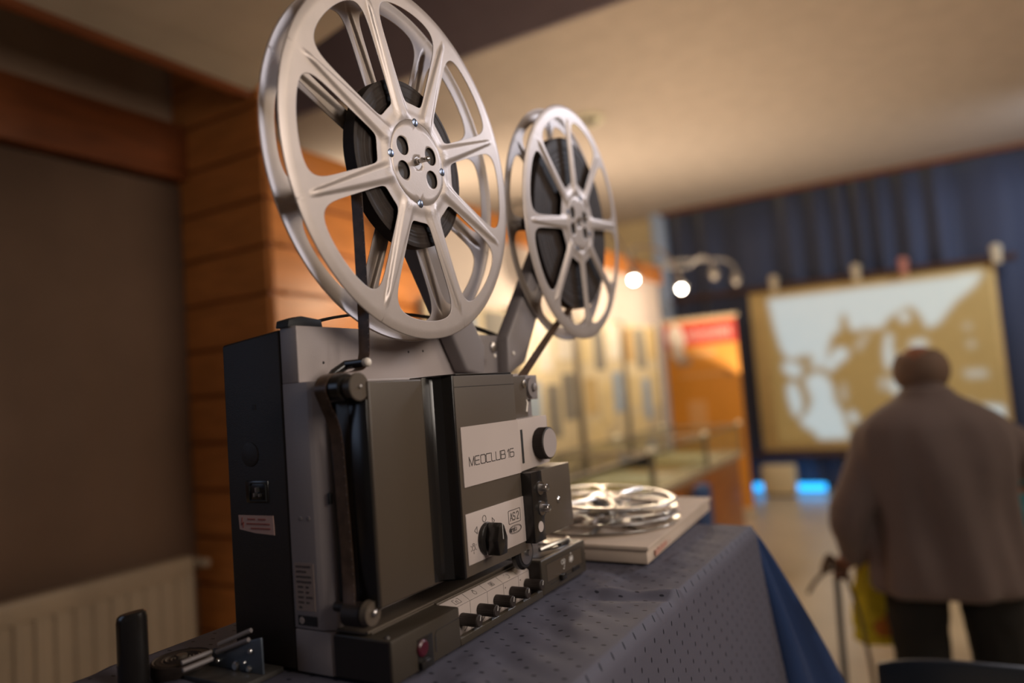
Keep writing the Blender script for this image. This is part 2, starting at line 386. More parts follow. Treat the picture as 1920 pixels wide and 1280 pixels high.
# ------------------------------------------------------------------ projection screen
scr = thing('projection_screen', (-.68, 9.62, -1.0), 'tan projection screen showing a bright old film scene, hung before the navy curtain', 'screen')
SY = 9.60
def sp(px, py):  # position on the screen sheet from fractions (0..1, 0..1 from the top left)
    return (-1.99+px*2.63, 1.03-py*2.0)
bm = NB(); box(bm, -1.99, .655, SY, SY+.012, -.97, 1.03, bev=.02); obj('screen_sheet', bm, M['screencloth'], scr)
lights = [
 [(.085, .055), (.25, .05), (.5, .048), (.8, .05), (.965, .045), (.93, .12), (.85, .20), (.78, .31), (.735, .33), (.715, .25), (.69, .20), (.66, .20), (.6, .24), (.56, .30), (.515, .30), (.49, .28), (.465, .31), (.43, .29), (.42, .20), (.40, .20), (.385, .30), (.355, .31), (.335, .38), (.32, .46), (.29, .51), (.25, .50), (.235, .44), (.20, .42), (.18, .45), (.14, .42), (.125, .38), (.105, .25)],
 [(.13, .45), (.19, .47), (.24, .50), (.21, .56), (.155, .55), (.12, .50)],
 [(.135, .60), (.17, .58), (.19, .66), (.195, .74), (.17, .80), (.15, .79), (.135, .70)],
 [(.22, .57), (.27, .53), (.31, .56), (.33, .62), (.33, .70), (.36, .78), (.375, .88), (.38, .945), (.25, .945), (.235, .90), (.19, .86), (.175, .82), (.21, .78), (.24, .70), (.22, .63)],
 [(.335, .45), (.36, .40), (.40, .40), (.42, .43), (.40, .47), (.36, .50), (.345, .53), (.315, .53), (.305, .49)],
 [(.56, .42), (.575, .33), (.60, .35), (.59, .43), (.60, .46), (.575, .56), (.555, .52)],
 [(.57, .60), (.60, .62), (.605, .68), (.58, .70), (.565, .65)],
 [(.63, .235), (.665, .22), (.68, .25), (.665, .285), (.635, .28)],
 [(.66, .40), (.72, .385), (.735, .42), (.70, .44), (.665, .43)],
 [(.90, .78), (.98, .79), (.985, .92), (.90, .87)], [(.82, .76), (.87, .76), (.875, .82), (.83, .83)],
 [(.38, .80), (.41, .77), (.43, .84), (.40, .86)],
]
dims = [[(.85, .58), (.93, .58), (.94, .63), (.86, .63)], [(.87, .33), (.90, .32), (.90, .36), (.875, .36)], [(.44, .40), (.50, .31), (.51, .33), (.46, .43)], [(.37, .62), (.39, .60), (.39, .72), (.36, .72)], [(.88, .42), (.905, .42), (.905, .46), (.88, .46)], [(.53, .60), (.56, .58), (.56, .66), (.53, .67)], [(.62, .45), (.66, .46), (.64, .52)]]
darks = [[(.215, .43), (.25, .42), (.265, .47), (.235, .49), (.215, .58), (.235, .68), (.225, .76), (.20, .75), (.21, .68), (.19, .60), (.205, .50)]]
def inside(poly, x, y):
    c = False
    for (x1, y1), (x2, y2) in zip(poly, poly[1:]+poly[:1]):
        if (y1 > y) != (y2 > y) and x < (x2-x1)*(y-y1)/(y2-y1)+x1: c = not c
    return c
gw, gh_ = 150, 114; px0, px1, py0, py1 = .075, .985, .04, .955
raw = [[0.0]*(gw+1) for _ in range(gh_+1)]
for j in range(gh_+1):
    for i in range(gw+1):
        x = px0+(px1-px0)*i/gw; y = py0+(py1-py0)*j/gh_
        v_ = 0.0
        if any(inside(p, x, y) for p in dims): v_ = .5
        if any(inside(p, x, y) for p in lights): v_ = 1.0
        if any(inside(p, x, y) for p in darks): v_ = .1
        raw[j][i] = v_
for _ in range(5):
    raw = [[(raw[j][max(i-1, 0)]+raw[j][i]*2+raw[j][min(i+1, gw)])/4 for i in range(gw+1)] for j in range(gh_+1)]
    raw = [[(raw[max(j-1, 0)][i]+raw[j][i]*2+raw[min(j+1, gh_)][i])/4 for i in range(gw+1)] for j in range(gh_+1)]
bm = NB(); cl_ = bm.verts.layers.float_color.new('picture'); g = []
for j in range(gh_+1):
    row = []
    for i in range(gw+1):
        q = sp(px0+(px1-px0)*i/gw, py0+(py1-py0)*j/gh_); v_ = bm.verts.new((q[0], SY-.003, q[1])); k = raw[j][i]; v_[cl_] = (k, k, k, 1); row.append(v_)
    g.append(row)
for a_, b_ in zip(g, g[1:]):
    for i in range(gw): bm.faces.new((a_[i], b_[i], b_[i+1], a_[i+1]))
pm = mat('projected_picture', (.40, .28, .11), .8, emit=(1, 1, 1), estr=.8); nt = pm.node_tree; b_ = nt.nodes['Principled BSDF']
at_ = nt.nodes.new('ShaderNodeVertexColor'); at_.layer_name = 'picture'
mx_ = nt.nodes.new('ShaderNodeMix'); mx_.data_type = 'RGBA'; nt.links.new(at_.outputs[0], mx_.inputs[0])
mx_.inputs[6].default_value = (.135, .092, .030, 1); mx_.inputs[7].default_value = (.40, .55, .62, 1); nt.links.new(mx_.outputs[2], b_.inputs['Emission Color'])
obj('film_picture', bm, pm, scr, ang=180)
bm = NB(); cyl(bm, (-3.0, 9.57, 1.06), (.86, 9.57, 1.06), .04, bev=.004); obj('top_bar', bm, M['bar'], scr)
bm = NB(); cyl(bm, (-2.1, 9.57, -1.03), (.8, 9.57, -1.03), .045, bev=.004); obj('bottom_bar', bm, M['bar'], scr)
for i, (x, m) in enumerate(((-1.66, 'clamp'), (-.72, 'clamp'), (-.22, 'redclamp'), (.68, 'clamp'))):
    bm = NB(); box(bm, x-.045, x+.045, 9.50, 9.56, 1.0, 1.20, bev=.02); ball(bm, (x, 9.54, 1.16), .06)
    obj('clamp', bm, M[m], scr, label='small reddish clamp' if m == 'redclamp' else None)
# low cream cabinet and blue light strip under the screen
t = thing('low_cabinet', (-1.75, 9.35, FL), 'small cream cabinet standing on the floor below the projection screen', 'cabinet')
B('body', M['cream'], t, -1.98, -1.60, 9.25, 9.45, FL+.03, -1.13, bev=.01); B('plinth', M['bar'], t, -1.96, -1.62, 9.27, 9.44, FL, FL+.03)
bm = NB(); box(bm, -2.15, -1.30, 9.55, 9.60, -1.475, -1.385, bev=.01)
obj('light_strip', bm, M['led'], None, 'bright blue glowing light strip on the floor under the screen', 'light')

# ------------------------------------------------------------------ roll-up banner
bn = thing('roll_up_banner', (-2.25, 8.1, FL), 'orange roll-up banner with red header and white figure beside the glass case', 'banner')
B('banner_sheet', M['banner_or'], bn, -2.66, -1.85, 8.10, 8.108, FL+.06, .66)
o = B('header', M['banner_red'], bn, -2.66, -1.85, 8.092, 8.0995, .37, .62)
bm = NB(); cyl(bm, (-2.68, 8.10, .665), (-1.82, 8.10, .665), .022, bev=.003); obj('top_rail', bm, M['clamp'], bn)
bm = NB(); box(bm, -2.69, -1.82, 8.02, 8.18, FL, FL+.07, bev=.015); obj('base', bm, M['clamp'], bn)
bm = NB(); prism(bm, [(-2.63, .46), (-2.61, .56), (-2.55, .63), (-2.47, .60), (-2.44, .52), (-2.42, .42), (-2.46, .34), (-2.42, .26), (-2.52, .20), (-2.60, .28), (-2.58, .37)], 'y', 8.086, 8.091)
obj('white_figure', bm, M['banner_white'], bn)
bm = NB(); x = -2.39; rnd = random.Random(2)
while x < -1.90:
    wd = rnd.uniform(.022, .036); hh = rnd.choice((.07, .07, .10)); box(bm, x, x+wd*.45, 8.088, 8.091, .445, .445+hh)
    box(bm, x, x+wd, 8.088, 8.091, .445+.055, .445+.07); x += wd+.014
obj('lettering', bm, M['banner_white'], bn)
B('grey_box', M['banner_greybox'], bn, -2.55, -2.38, 8.09, 8.099, .15, .24)
for a in ((-2.36, -2.10, .24, .30), (-2.52, -1.95, .02, .05), (-2.45, -2.25, -.72, -.25), (-2.0, -1.93, .0, .06)):
    B('text_block', M['banner_pale'], bn, a[0], a[1], 8.092, 8.099, a[2], a[3])

# ------------------------------------------------------------------ display panels with papers on the partition
rnd = random.Random(11)
py = 2.95
n = 0
where = ['nearest of the four panels, behind the big film reel', 'second panel from the wooden planks', 'third panel, left of the banner', 'last of the four panels, next to the banner']
for k in range(4):
    y0 = 2.95+k*.90; y1 = y0+.87
    t = thing('display_panel', (-2.2, y0+.45, FL), 'yellow exhibition panel, '+where[k], 'display panel', 'exhibition panels along the partition')
    B('board', M['board'], t, -2.235, -2.215, y0+.02, y1-.02, -.52, .50, bev=.003)
    for yy in (y0, y1-.03):
        bm = NB(); box(bm, -2.245, -2.205, yy, yy+.03, FL, .52, bev=.006); obj('post', bm, M['post'], t)
    B('foot', M['post'], t, -2.26, -2.10, y0, y1, FL, FL+.02, bev=.004)
    spots = [(.06, .18, .22, .46), (.30, .12, .50, .47), (.58, .20, .82, .48), (.08, -.20, .30, .06), (.38, -.32, .56, .03), (.62, -.22, .82, .10), (.12, -.46, .40, -.26)]
    cols = ['cream', 'sand', 'white', 'ochre', 'slate', 'blue']
    pos = ['top left', 'top middle', 'top right', 'middle left', 'centre', 'middle right', 'bottom left']
    for i, (a, z0, b, z1) in enumerate(spots):
        ci = rnd.choice((0, 0, 1, 1, 2, 2, 3, 4, 5)) if not (k == 1 and i in (0, 1, 2, 4)) else (4 if i == 4 else 2)
        B('paper_sheet', PAP[ci], None, -2.214, -2.211, y0+a, y0+b, z0, z1,
          label='%s coloured paper sheet pinned at the %s of the %s exhibition panel' % (cols[ci], pos[i], ['first', 'second', 'third', 'fourth'][k]), cat='paper', group='papers on the exhibition panels')

# ------------------------------------------------------------------ glass table cases in front of the panels
def vitrine(y0, y1, label):
    t = thing('glass_display_case', (-1.75, (y0+y1)/2, FL), label, 'display case', 'glass cases along the exhibition panels')
    x0, x1 = -2.05, -1.41; zb, zt = -.60, -.40
    B('cabinet', M['wood'], t, x0+.02, x1-.02, y0+.02, y1-.02, FL, -.64, bev=.01)
    B('base_board', M['clamp'], t, x0-.01, x1+.01, y0, y1, -.64, -.60, bev=.004)
    bm = NB()
    box(bm, x1-.006, x1, y0, y1, zb, zt); box(bm, x0, x0+.006, y0, y1, zb, zt)
    box(bm, x0+.007, x1-.007, y0, y0+.006, zb, zt); box(bm, x0+.007, x1-.007, y1-.006, y1, zb, zt)
    obj('side_pane', bm, M['glassy'], t)
    B('top_pane', M['glassy'], t, x0, x1, y0, y1, zt, zt+.006)
    bm = NB()
    for a, b in (((x0, y0), (x1, y0)), ((x1, y0), (x1, y1)), ((x0, y1), (x1, y1)), ((x0, y0), (x0, y1))):
        cyl(bm, (*a, zt+.008), (*b, zt+.008), .006, n=8)
    for a in ((x0, y0), (x1, y0), (x1, y1), (x0, y1)): cyl(bm, (*a, zb), (*a, zt+.02), .009, n=8)
    obj('metal_frame', bm, M['post'], t)
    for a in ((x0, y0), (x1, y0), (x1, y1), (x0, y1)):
        bm = NB(); ball(bm, (*a, zt+.02), .019); obj('connector_glint', bm, M['ringwhite'], t)  # white balls: bulb glints on the case corners put into the colour
    return t
vitrine(2.70, 3.86, 'nearest glass table case, partly hidden behind the silver reels')
vitrine(3.90, 4.94, 'middle glass table case before the yellow exhibition panels')
vitrine(4.98, 5.95, 'farthest glass table case, next to the orange banner')
rnd = random.Random(5)
cn = ['nearest', 'middle', 'farthest']
for k, (a, b) in enumerate(((2.75, 3.8), (3.95, 4.9), (5.03, 5.9))):
    yy = a
    for i in range(4):
        wd = (b-a)/4*.8; x0 = rnd.uniform(-1.98, -1.85); ci = rnd.choice((0, 1, 2, 2, 3))
        B('exhibit_card', PAP[ci], None, x0, x0+.36, yy, yy+wd, -.5995, -.596,
          label='%s coloured card lying %s to the viewer inside the %s glass case' % (['cream', 'sand', 'white', 'ochre'][ci], ['nearest', 'second nearest', 'third nearest', 'farthest'][i], cn[k]), cat='card', group='cards inside the glass cases')
        yy += (b-a)/4
# blue folder leaning under the cases and a dark bag between
bm = NB(); box(bm, -1.38, -1.30, 4.45, 4.62, -1.1, -.66, bev=.02); obj('storage_bin', bm, mat('bin_blue', (.06, .13, .35), .6), None, 'slim blue bin standing before the middle glass case', 'bin')
bpy.data.objects['storage_bin'].scale = (1, 1, 1)
bpy.data.objects['storage_bin'].location.z = 0
bpy.data.objects['storage_bin'].scale.z = (H-.66)/.44

# ------------------------------------------------------------------ gooseneck lamps above the panels
def gooseneck(path, lit, label, r=.030):
    P = smooth_path(path, 6); c = path[-1]
    t = thing('gooseneck_lamp', path[0], label, 'lamp', 'curved arm lamps above the exhibition panels')
    bm = NB(); tube(bm, P, .012, 8); obj('arm', bm, M['lampmetal'], t)
    bm = NB(); box(bm, path[0][0]-.03, path[0][0]+.03, path[0][1]-.03, path[0][1]+.03, path[0][2]-.05, path[0][2]+.02, bev=.006); obj('clamp', bm, M['lampmetal'], t)
    d = (P[-1]-P[-3]).normalized()
    bm = NB(); lathe(bm, [(.014, -.05), (.022, -.04), (.05, .03), (.052, .035), (.048, .035), (.02, -.03)], P[-1], d, 20); obj('lamp_shade', bm, M['lampmetal'], t)
    bm = NB(); ball(bm, P[-1]+d*.052, r); obj('bulb', bm, M['bulb'] if lit else M['white_tip'], t)
    if lit:
        l = bpy.data.lights.new('bulb_light', 'POINT'); l.energy = lit; l.color = (1, .78, .54); l.shadow_soft_size = .035
        lo = bpy.data.objects.new('bulb_light', l); COL.objects.link(lo); q = P[-1]+d*.11; lo.location = (q.x+.16, q.y, q.z-.02+H)
    return t
gooseneck([(-2.30, 5.30, 1.12), (-2.25, 5.30, 1.22), (-2.10, 5.30, 1.20), (-1.98, 5.30, .98), (-1.95, 5.30, .84)], 17, 'lit curved lamp at the wooden rail, just right of the small film reel')
gooseneck([(-2.30, 6.25, 1.12), (-2.25, 6.25, 1.22), (-2.02, 6.25, 1.16), (-1.88, 6.22, .95), (-1.85, 6.20, .83)], 17, 'lit curved lamp farther along the rail, above the orange banner')
gooseneck([(-2.30, 4.05, 1.12), (-2.25, 4.05, 1.22), (-2.05, 4.05, 1.14), (-1.96, 4.05, .9), (-1.95, 4.05, .62)], 15, 'lit curved lamp seen through the spokes of the small film reel')
gooseneck([(-2.30, 2.75, 1.12), (-2.25, 2.75, 1.20), (-2.05, 2.75, 1.12), (-1.96, 2.75, .9), (-1.95, 2.75, .66)], 11, 'lit curved lamp over the planks behind the big film reel')
gooseneck([(-2.30, 6.85, 1.12), (-2.18, 6.88, 1.10), (-1.97, 6.9, 1.08), (-1.84, 6.9, 1.15), (-1.75, 6.9, 1.10), (-1.73, 6.9, 1.00)], 0, 'unlit lamp with the lower arch before the navy curtain')
gooseneck([(-2.30, 6.93, 1.12), (-2.15, 6.95, 1.16), (-1.85, 7.0, 1.14), (-1.64, 7.0, 1.10), (-1.56, 7.0, 1.02), (-1.55, 7.0, .93)], 0, 'unlit lamp reaching farthest right above the orange banner')

# ================================================================== TABLE AND CLOTH
TZ = -.28
tb = thing('table', (-.585, .35, FL), 'long table hidden under the dotted blue-grey cloth', 'table')
B('tabletop', M['wood'], tb, -.835, -.335, -.55, 1.385, TZ-.03, TZ-.006, bev=.003)
for x in (-.81, -.39):
    for y in (-.5, 1.33):
        bm = NB(); cyl(bm, (x, y, FL), (x, y, TZ-.03), .018); obj('leg', bm, M['post'], tb)
X0t, X1t, Y0t, Y1t = -.845, -.326, -.56, 1.395
def topz(x, y):
    z = TZ
    z += .0016*math.exp(-((x+.432-.01*(y-.8))/.0022)**2)             # pressed fold along the table
    z += .0055*math.exp(-((y-.93-.25*(x+.38))/.010)**2)*(1 if x > -.47 else 0)*min(1, max(0, (x+.47)/.03))
    z -= .0035*math.exp(-((y-.905-.25*(x+.38))/.012)**2)*min(1, max(0, (x+.47)/.03))
    inside = min(1, max(0, (x+.478)/.02)) if .54 < y < 1.03 else 1
    if y > 1.03 and x < -.39: inside = 0
    inside *= min(1, max(0, (X1t-x)/.06))
    z += inside*(.0013*math.sin(y*55+3*math.sin(x*30))+.0016*math.sin(y*21+x*40)+.0008*math.sin(y*130+x*60))
    return z
bm = NB(); uvl = bm.loops.layers.uv.new('UVMap')
nx, ny = 90, 330; grid = []
def ysk(s): return Y0t+(Y1t-Y0t)*s
drop_n = 46
for j in range(ny+1):
    y = ysk(j/ny); row = []
    for i in range(nx+1):
        x = X0t+(X1t-X0t)*i/nx
        row.append((bm.verts.new((x, y, topz(x, y))), y, x))
    # skirt on the right side
    for k in range(1, drop_n+1):
        dz = .95*(k/drop_n)**1.15
        fold = .010*math.sin(y*11+1.3)+.004*math.sin(y*23+.4)+.002*math.sin(y*53)
        out = .006*min(1, dz/.01)+.10*dz**1.25+fold*min(1, dz/.35)
        flare = max(0, (y-1.22)/.175)
        yy = y+flare**2*(.10*dz)
        out += flare**2*.03*dz
        out = max(out, .004)
        row.append((bm.verts.new((X1t+out, yy, TZ-dz-.003*(k > 0))), y, X1t+dz))
    grid.append(row)
for a, b in zip(grid, grid[1:]):
    for i in range(len(a)-1):
        f = bm.faces.new((a[i][0], a[i+1][0], b[i+1][0], b[i][0]))
        for lp, q in zip(f.loops, (a[i], a[i+1], b[i+1], b[i])): lp[uvl].uv = (q[1], q[2])
bmesh.ops.recalc_face_normals(bm, faces=bm.faces)
o = obj('tablecloth', bm, M['tablecloth'], None, 'blue-grey cloth with small dark dots draped over the table under the projector', 'tablecloth', ang=70)
s = o.modifiers.new('thick', 'SOLIDIFY'); s.thickness = .0012; s.offset = -1
# plain navy cloth hanging at the far end with a flared corner
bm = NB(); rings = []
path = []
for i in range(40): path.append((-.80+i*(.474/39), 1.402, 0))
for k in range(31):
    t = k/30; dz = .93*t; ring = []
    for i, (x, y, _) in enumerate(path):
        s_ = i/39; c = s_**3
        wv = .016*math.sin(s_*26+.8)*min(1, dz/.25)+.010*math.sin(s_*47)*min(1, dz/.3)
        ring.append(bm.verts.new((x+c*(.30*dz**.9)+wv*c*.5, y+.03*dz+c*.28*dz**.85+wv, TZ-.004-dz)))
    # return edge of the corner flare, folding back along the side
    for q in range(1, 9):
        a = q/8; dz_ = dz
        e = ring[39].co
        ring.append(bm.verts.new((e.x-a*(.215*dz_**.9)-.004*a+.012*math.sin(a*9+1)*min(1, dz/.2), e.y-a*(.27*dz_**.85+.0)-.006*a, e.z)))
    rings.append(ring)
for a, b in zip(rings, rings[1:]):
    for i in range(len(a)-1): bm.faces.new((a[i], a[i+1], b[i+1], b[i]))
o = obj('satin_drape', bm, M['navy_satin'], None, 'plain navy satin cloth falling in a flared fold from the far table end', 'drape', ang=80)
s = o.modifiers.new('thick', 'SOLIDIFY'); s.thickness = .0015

# ------------------------------------------------------------------ cardboard box and the two empty reels on it
cb = thing('cardboard_box', (-.52, 1.3, TZ), 'flat pale cardboard box lying on the dotted cloth under two silver reels', 'box')
bm = NB(); prism(bm, [(-.66, 1.078), (-.408, 1.066), (-.438, 1.528), (-.69, 1.54)], 'z', TZ+.0045, TZ+.024, bev=.0015); obj('tray', bm, M['card'], cb)
bm = NB(); prism(bm, [(-.662, 1.076), (-.405, 1.064), (-.435, 1.531), (-.692, 1.542)], 'z', TZ+.0245, TZ+.031, bev=.0012); obj('lid', bm, M['card'], cb)
bm = NB()
for i in range(9): box(bm, -.4075-.00065*i*4-.0012, -.4072-.00065*i*4+.0012, 1.10+i*.021, 1.114+i*.021, TZ+.010, TZ+.018)
obj('red_print', bm, mat('faded_red_print', (.46, .24, .18), .7), cb)

# ------------------------------------------------------------------ film reels
def flange_bm(R, phase, side, hub_r=.26, w=.058, ridge=.0032, rim_lip=.0022, spokes=8, r_out=.90, r_in=.34, depth=None, thick=.0012):
    """spoked reel side in the YZ plane, raised ribs towards +side on x"""
    bm = NB(); ha = PI/spokes
    def G(px_, py_):
        r = math.hypot(px_, py_); a = math.atan2(py_, px_)
        g = (abs(py_)*math.cos(ha)-px_*math.sin(ha))+w if True else 0
        k = 1/(.016+.040*min(1, max(0, (r-.35)/.5)))
        g1 = (py_*math.cos(ha)-px_*math.sin(ha))+w; g2 = (-py_*math.cos(ha)-px_*math.sin(ha))+w
        g3 = r-r_out; g4 = r_in-r
        s = sum(math.exp(min(60, k*q)) for q in (g1, g2, g3, g4)); return math.log(s)/k
    c = .66
    corner = [math.atan2(math.sin(s*ha)*rr, math.cos(s*ha)*rr-c) for s in (-1, 1) for rr in (.24, 1)]
    angs = sorted([2*PI*i/144-PI for i in range(144)]+corner)
    def cellray(t):
        dx, dy = math.cos(t), math.sin(t); best = 9
        for s in (-1, 1):    # spoke centre lines
            nx_, ny_ = -s*math.sin(ha), math.cos(ha); den = dx*nx_*1+dy*ny_*1
            nn = (-math.sin(ha), s*math.cos(ha)); den = dx*nn[0]+dy*nn[1]
            if den > 1e-9:
                q = (0-(c*nn[0]))/den
                if q > 0: best = min(best, q)
        b_ = c*dx; disc = b_*b_-(c*c-1); q = -b_+math.sqrt(disc); best = min(best, q)
        disc = b_*b_-(c*c-.24**2)
        if disc > 0 and b_ < 0:
            q = -b_-math.sqrt(disc)
            if q > 0: best = min(best, q)
        return best
    def holeray(t, mx):
        lo, hi = 0, mx
        for _ in range(30):
            m_ = (lo+hi)/2
            if G(c+m_*math.cos(t), m_*math.sin(t)) < 0: lo = m_
            else: hi = m_
        return lo
    def hgt(x, y):
        r = math.hypot(x, y); a = math.atan2(y, x); aa = (a+ha) % (2*ha)-ha   # 0 = hole centre line
        dsp = abs(r*math.sin(ha-abs(aa)))
        z = 0
        if .2 < r < .92:
            ww = .066-(.066-.016)*max(0, (r-.26)/.62); q = max(0, 1-dsp/ww); q = min(1, q*1.7)
            z += ridge*q*q*(3-2*q)*min(1, max(0, (.90-r)/.05))*min(1, max(0, (r-.235)/.05))
        q = min(1, max(0, (.31-r)/.05)); z += .0016*q*q*(3-2*q)
        if r > .962: z -= rim_lip*((r-.955)/.045)**1.4
        z += 0
        return z
    rings = [0, .02, .10, .22, .34, .46, .58, .68, .78, .86, .93, 1.0]
    ph = math.radians(phase)
    def addv(x, y):
        z = hgt(x, y)*1.0; r = math.hypot(x, y); a = math.atan2(y, x)+ang0
        return bm.verts.new((side*z, r*R*math.cos(a), r*R*math.sin(a)))
    for s in range(spokes):
        ang0 = ph+(s+.5)*2*ha
        cols = []
        for t in angs:
            cr = cellray(t); hr = min(holeray(t, cr), cr*.999)
            cols.append([addv(c+(hr+(cr-hr)*q)*math.cos(t), (hr+(cr-hr)*q)*math.sin(t)) for q in rings])
        for a_, b_ in zip(cols, cols[1:]+cols[:1]):
            for i in range(len(rings)-1): bm.faces.new((a_[i], b_[i], b_[i+1], a_[i+1]))
    bmesh.ops.remove_doubles(bm, verts=bm.verts, dist=R*2e-4)
    # hub disc with four round holes around the shaft
    rh = .052
    for s in range(4):
        base = s*PI/2+PI/4; ang0 = 0
        da = math.radians(28) if s % 2 == 0 else math.radians(62)
        hc = (.1455*math.cos(s*PI/2+da), .1455*math.sin(s*PI/2+da))
        cols = []
        for i in range(56):
            t = 2*PI*i/56; dx, dy = math.cos(t), math.sin(t); best = 9
            for nx_, ny_ in ((math.sin(base-PI/4), -math.cos(base-PI/4)), (-math.sin(base+PI/4), math.cos(base+PI/4))):
                den = dx*nx_+dy*ny_
                if den > 1e-9: best = min(best, -(hc[0]*nx_+hc[1]*ny_)/den)
            b_ = hc[0]*dx+hc[1]*dy; cc = hc[0]**2+hc[1]**2
            best = min(best, -b_+math.sqrt(b_*b_-(cc-.2405**2)))
            disc = b_*b_-(cc-.035**2)
            if disc > 0 and b_ < 0: best = min(best, -b_-math.sqrt(disc))
            cols.append([addv(hc[0]+(rh+(best-rh)*q)*dx, hc[1]+(rh+(best-rh)*q)*dy) for q in (0, .1, .3, .6, 1)])
        for a_, b_ in zip(cols, cols[1:]+cols[:1]):
            for i in range(4): bm.faces.new((a_[i], b_[i], b_[i+1], a_[i+1]))
    bmesh.ops.remove_doubles(bm, verts=bm.verts, dist=R*3e-4)
    bmesh.ops.recalc_face_normals(bm, faces=bm.faces)
    return bm
def film_reel(name, loc, R, phase, gap, pack, label, rot=(0, 0, 0), m='alu', screws=True, group=None, w=.058, hubcyl=.05, ridge=.0030):
    t = thing(name, loc, label, 'film reel', group); t.rotation_euler = rot
    for side in (1, -1):
        bm = flange_bm(R, phase if side > 0 else phase, side, w=w, ridge=ridge)
        bmesh.ops.translate(bm, verts=bm.verts, vec=(side*gap/2, 0, 0))
        o = obj('flange', bm, M[m], t, local=True, ang=50)
        s = o.modifiers.new('thick', 'SOLIDIFY'); s.thickness = .0011; s.offset = 0
        if side > 0 and screws:
            for k in range(4):
                a = math.radians(phase-22.5)+k*PI/2; q = .235*R
                b2 = NB(); c = Vector((gap/2+.0015, q*math.cos(a), q*math.sin(a)))
                lathe(b2, [(.0052*R/.216, 0), (.0052*R/.216, .0008), (.004*R/.216, .0016)], c, (1, 0, 0), 16)
                OFF[o] = OFF[t]; sc = obj('screw', b2, M['bluesteel'], o, local=True)
                b3 = NB(); box(b3, c.x+.0016, c.x+.0018, c.y-.0007, c.y+.0007, c.z-.004, c.z+.004); OFF[sc] = OFF[t]; obj('slot', b3, M['ink'], o, local=True)
    bm = NB(); lathe(bm, [(hubcyl, -gap/2+.001), (hubcyl, gap/2-.001)], (0, 0, 0), (1, 0, 0), 40); obj('hub', bm, M[m] if not pack else M['black'], t, local=True)
    if pack:
        bm = NB(); prof = []; rp = hubcyl*.9; g = .0086
        N = 26
        left = []; rnd = random.Random(int(R*1e4))
        for i in range(N+1): left.append((hubcyl*.9+(pack-hubcyl*.9)*i/N, g+rnd.uniform(-.0006, .0004)))
        prof = [(r, -h) for r, h in left]+[(pack, x) for x in (-.006, 0, .006)]+[(r, h) for r, h in left[::-1]]
        lathe(bm, prof, (0, 0, 0), (1, 0, 0), 72); obj('wound_film', bm, M['film'], t, local=True, ang=8)
    return t
XC = -.541
film_reel('film_reel', (XC, .7085, .2885), .2165, 22.5, .031, .103, 'big silver eight-spoke film reel on the left arm of the projector')
film_reel('film_reel', (XC-.002, 1.1740, .2910), .2060, 8, .036, .152, 'silver film reel holding a thick dark film roll on the right projector arm', rot=(0, math.radians(1.86), math.radians(1.5)), w=.05)
# two empty reels flat on the box
def flat_reel(cx, cy, z, R, tilt, label, ph):
    t = film_reel('film_reel', (cx, cy, z), R, ph, .016, 0, label, rot=(0, math.radians(-90), 0), m='chrome', screws=False, group=None, hubcyl=.028, w=.045)
    t.rotation_euler = Euler((tilt[0], math.radians(-90)+tilt[1], 0)); return t
flat_reel(-.548, 1.245, TZ+.0415, .132, (0, 0), 'empty silver reel lying directly on the cardboard box', 10)
flat_reel(-.552, 1.262, TZ+.068, .128, (0, math.radians(4)), 'empty silver reel lying tilted on top of another reel', 30)

# ================================================================== PROJECTOR
Y0 = .5594
pj = thing('film_projector', (-.60, .79, TZ), 'grey and black sixteen millimetre film projector standing on the dotted cloth', 'film projector')
YE = 1.03
# rear black housing with sloping top
bm = NB(); prism(bm, [(-.7117, TZ+.004), (-.6160, TZ+.004), (-.6160, .0880), (-.7117, .0793)], 'y', Y0, YE, bev=.0035, seg=3)
case = obj('rear_case', bm, M['black'], pj)
# rear details (mains socket, sticker, holes)
bm = NB(); box(bm, -.6815, -.6450, Y0-.0012, Y0+.001, -.1005, -.0760, bev=.0012); sk = obj('mains_socket', bm, M['gloss'], case)
bm = NB(); tube(bm, [(-.6740, Y0-.0016, -.098), (-.674, Y0-.0016, -.081), (-.671, Y0-.0016, -.0785), (-.651, Y0-.0016, -.0785), (-.648, Y0-.0016, -.081), (-.648, Y0-.0016, -.098), (-.674, Y0-.0016, -.098)], .0009, 6); obj('socket_rim', bm, M['rubber'], sk)
bm = NB(); box(bm, -.6605, -.6585, Y0-.006, Y0-.001, -.088, -.083); box(bm, -.6635, -.6615, Y0-.006, Y0-.001, -.093, -.089); box(bm, -.6565, -.6550, Y0-.005, Y0-.001, -.093, -.090); obj('pin', bm, M['steel'], sk)
bm = NB(); prism(bm, [(-.6957, -.1142), (-.6396, -.1142), (-.6386, -.1350), (-.6690, -.1335), (-.6945, -.1300)], 'y', Y0-.0008, Y0-.0002); stk = obj('warning_sticker', bm, M['sticker'], case, label='pale pink torn sticker with red print')
bm = NB(); u = (1, 0, 0); v = (0, 0, 1)
strokes(bm, [[(-.6895, -.1175), (-.6905, -.1245), (-.6875, -.1225), (-.6885, -.1275)]], (0, Y0-.0008, 0), u, v, .0013)
for (a, b, z) in ((-.680, -.668, -.1185), (-.663, -.652, -.1185), (-.682, -.645, -.1235), (-.675, -.645, -.1285)):
    x = a
    while x < b: strokes(bm, [[(x, z-.0008), (x, z+.0008)], [(x, z), (x+.0012, z)]], (0, Y0-.0008, 0), u, v, .0006); x += .0021
obj('red_print', bm, M['redink'], stk)
bm = NB(); box(bm, -.6645, -.6595, Y0-.0006, Y0+.001, .0020, .0085); obj('case_hole', bm, M['ink'], case)
bm = NB(); lathe(bm, [(.0135, 0), (.0135, .0008), (.0125, .0012)], (-.672, Y0, -.047), (0, -1, 0), 32); obj('round_plug', bm, M['black'], case)
